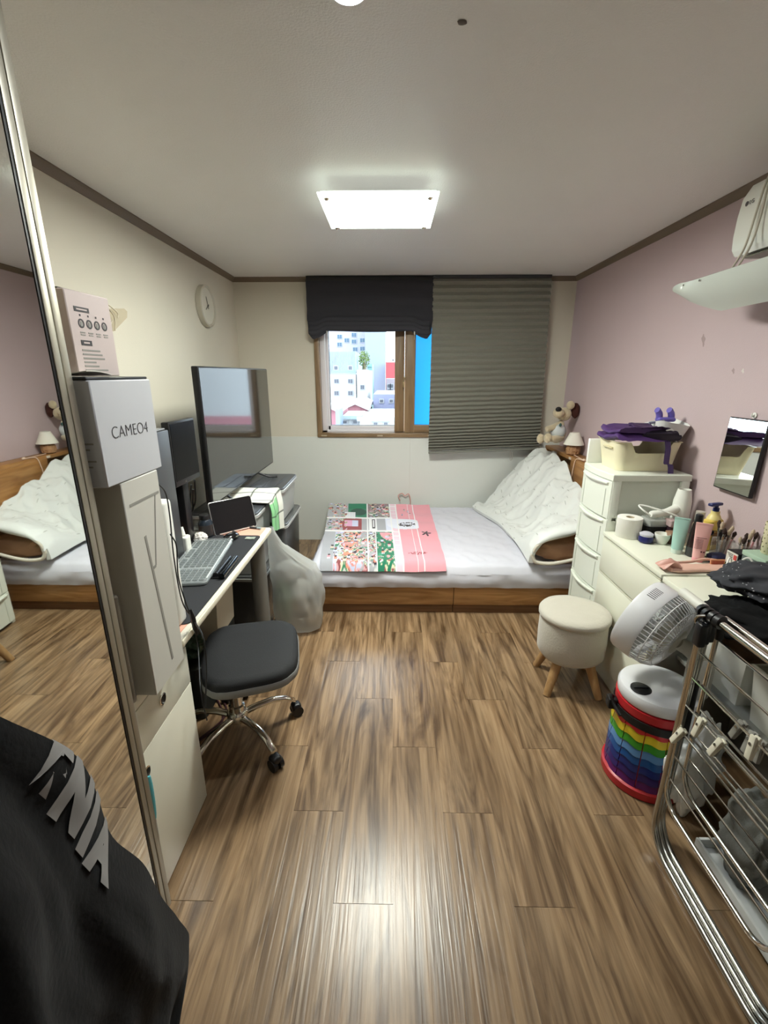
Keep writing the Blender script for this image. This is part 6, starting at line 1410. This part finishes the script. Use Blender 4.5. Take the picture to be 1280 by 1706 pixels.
# ------------------------------------------------------------------ low laundry cart behind the rack
ct = thing('laundry_tray', 'low white laundry tray on the floor behind the drying rack', 'tray', (1.25, 0.85, 0))
MB().box((1.02, 0.42, 0.03), (1.03, 1.16, 0.075), 0.003).build('front_rail', mat('tray_white', S(214, 216, 214), 0.4), ct, world=True)
MB().box((1.03, 0.42, 0.03), (1.48, 1.16, 0.04), 0.002).build('base', MATS['tray_white'], ct, world=True)
MB().box((1.03, 1.15, 0.04), (1.48, 1.16, 0.075), 0.002).build('end_rail', MATS['tray_white'], ct, world=True)
for x_, y_ in ((1.06, 1.12), (1.44, 1.12), (1.06, 0.46), (1.44, 0.46)): MB().cyl((x_, y_, 0.0005), (x_, y_, 0.031), 0.018).build('foot', WHITE, ct, world=True)
WCL = mat('white_laundry', S(232, 235, 235), 0.95, var=0.05, bump=0.2, bs=60); GCL = mat('grey_mesh', S(132, 134, 130), 0.9, var=0.15, vs_=120, bump=0.4, bs=300)
heap('white_laundry', 'crumpled white laundry bunched behind the far end of the rack', 'clothes', WCL, (1.065, 1.292, 0.24), (0.085, 0.04, 0.21), 3, 0.28, 2.4, flat=0.001, fold=0.025)
heap('grey_mesh_bag', 'grey mesh laundry bag between white laundry and black clothes', 'laundry bag', GCL, (1.09, 1.06, 0.2), (0.05, 0.085, 0.16), 6, 0.2, 2.4, flat=0.042, fold=0.02)
heap('black_laundry', 'pile of black clothes in the laundry tray', 'clothes', BCL, (1.22, 0.80, 0.17), (0.16, 0.16, 0.14), 8, 0.2, 2.4, flat=0.042, fold=0.02)

# ------------------------------------------------------------------ wall mirror, air conditioner
wm_ = thing('wall_mirror', 'small rectangular black framed mirror hanging on the mauve wall', 'mirror', (1.52, 1.99, 1.21))
Mr = TR((1.522, 1.99, 1.21), 0, R(2.0), 0)
MB().box((-0.012, -0.112, -0.160), (0.004, 0.112, 0.160), 0.002, mtx=Mr).build('frame', BLACKP, wm_, world=True)
MB().box((-0.0135, -0.107, -0.155), (-0.0122, 0.107, 0.155), 0, mtx=Mr).build('glass', MIRR, wm_, 0, world=True)
hk = thing('wall_hook', 'small clear hook holding the wall mirror', 'hook', (1.533, 1.985, 1.385))
MB().lathe([(0.012, 0.0), (0.012, 0.004), (0.0, 0.005)], 16, mtx=TR((0, 0, 0), 0, R(-90), 0)).build('plate', WHITE, hk); MB().tube(spline([(-0.004, 0, 0), (-0.012, 0, -0.004), (-0.014, 0, 0.008)], 4), 0.003, 8).build('hook', WHITE, hk)
ACW = mat('ac_white', S(232, 232, 222), 0.3, var=0.015)
ac = thing('air_conditioner', 'white wall mounted air conditioner in the upper right corner', 'air conditioner', (1.45, 1.6, 2.08))
def acp(y): return [(1.53, y, 2.245), (1.40, y, 2.245), (1.365, y, 2.235), (1.338, y, 2.19), (1.33, y, 2.13), (1.328, y, 2.06), (1.332, y, 2.015), (1.345, y, 1.995), (1.40, y, 1.985), (1.53, y, 1.985)]
MB().loft([acp(y) for y in (1.10, 2.025, 2.032)]).build('casing', ACW, ac, 30, world=True)
MB().loft([[(1.331, y, 2.006), (1.3345, y, 2.006), (1.3445, y, 1.991), (1.342, y, 1.989)] for y in (1.12, 2.02)]).build('trim_strip', mat('ac_strip', S(246, 246, 240), 0.15), ac, world=True)
MB().box((1.36, 1.13, 1.980), (1.48, 2.0, 1.986), 0.002).build('louver', mat('ac_louver', S(120, 118, 104), 0.4), ac, world=True)
text_mesh('LG', 0.02, faceXm((1.3335, 1.975, 2.165)), 0.0006).build('logo', mat('logo_grey', S(92, 88, 86), 0.4), ac, 0, world=True)
MB().lathe([(0.0085, 0), (0.0085, 0.001), (0.0, 0.0012)], 18, mtx=TR((1.3345, 2.0, 2.165), 0, R(-90), 0)).build('logo', MATS['logo_grey'], ac, 0, world=True)
df = thing('wind_deflector', 'curved white wind deflector panel hanging below the air conditioner', 'deflector', (1.35, 1.7, 1.85))
def defl(u, v):
    y = 2.20-1.15*u; e = min(1.0, math.sqrt(u/0.11))
    z = 1.925-(0.035+0.085*e)*v+0.006*u; x = 1.25+0.12*math.sin(v*1.3)*e-0.03*math.sin(v*math.pi)
    return (x, y-0.0*v, z)
MB().grid(defl, 70, 16, 0.004).build('panel', mat('deflector_white', S(206, 212, 204), 0.25, var=0.02), df, 60, world=True)
for yy in (2.165, 2.06): 
    MB().cyl((1.2495, yy, 1.915), (1.243, yy, 1.915), 0.004).build('rivet', STEEL, df, world=True)
for dy in (0.0, 0.03):
    MB().tube(spline([(1.345, 1.90+dy*0.3, 2.255), (1.325, 1.895+dy*0.5, 2.2), (1.318, 1.89+dy, 2.1), (1.30, 1.885+dy, 2.0), (1.262, 1.88+dy, 1.92)], 6), 0.004, 8).build('cord', mat('ac_cord', S(206, 200, 184), 0.5), df, world=True)
MB().box((1.335, 1.88, 2.2465), (1.39, 1.925, 2.262), 0.005).build('bracket', mat('bracket_pale', S(206, 196, 196), 0.4), df, world=True)
MB().box((1.33, 1.70, 1.93), (1.36, 1.73, 2.0), 0.004).build('bracket', MATS['bracket_pale'], df, world=True)
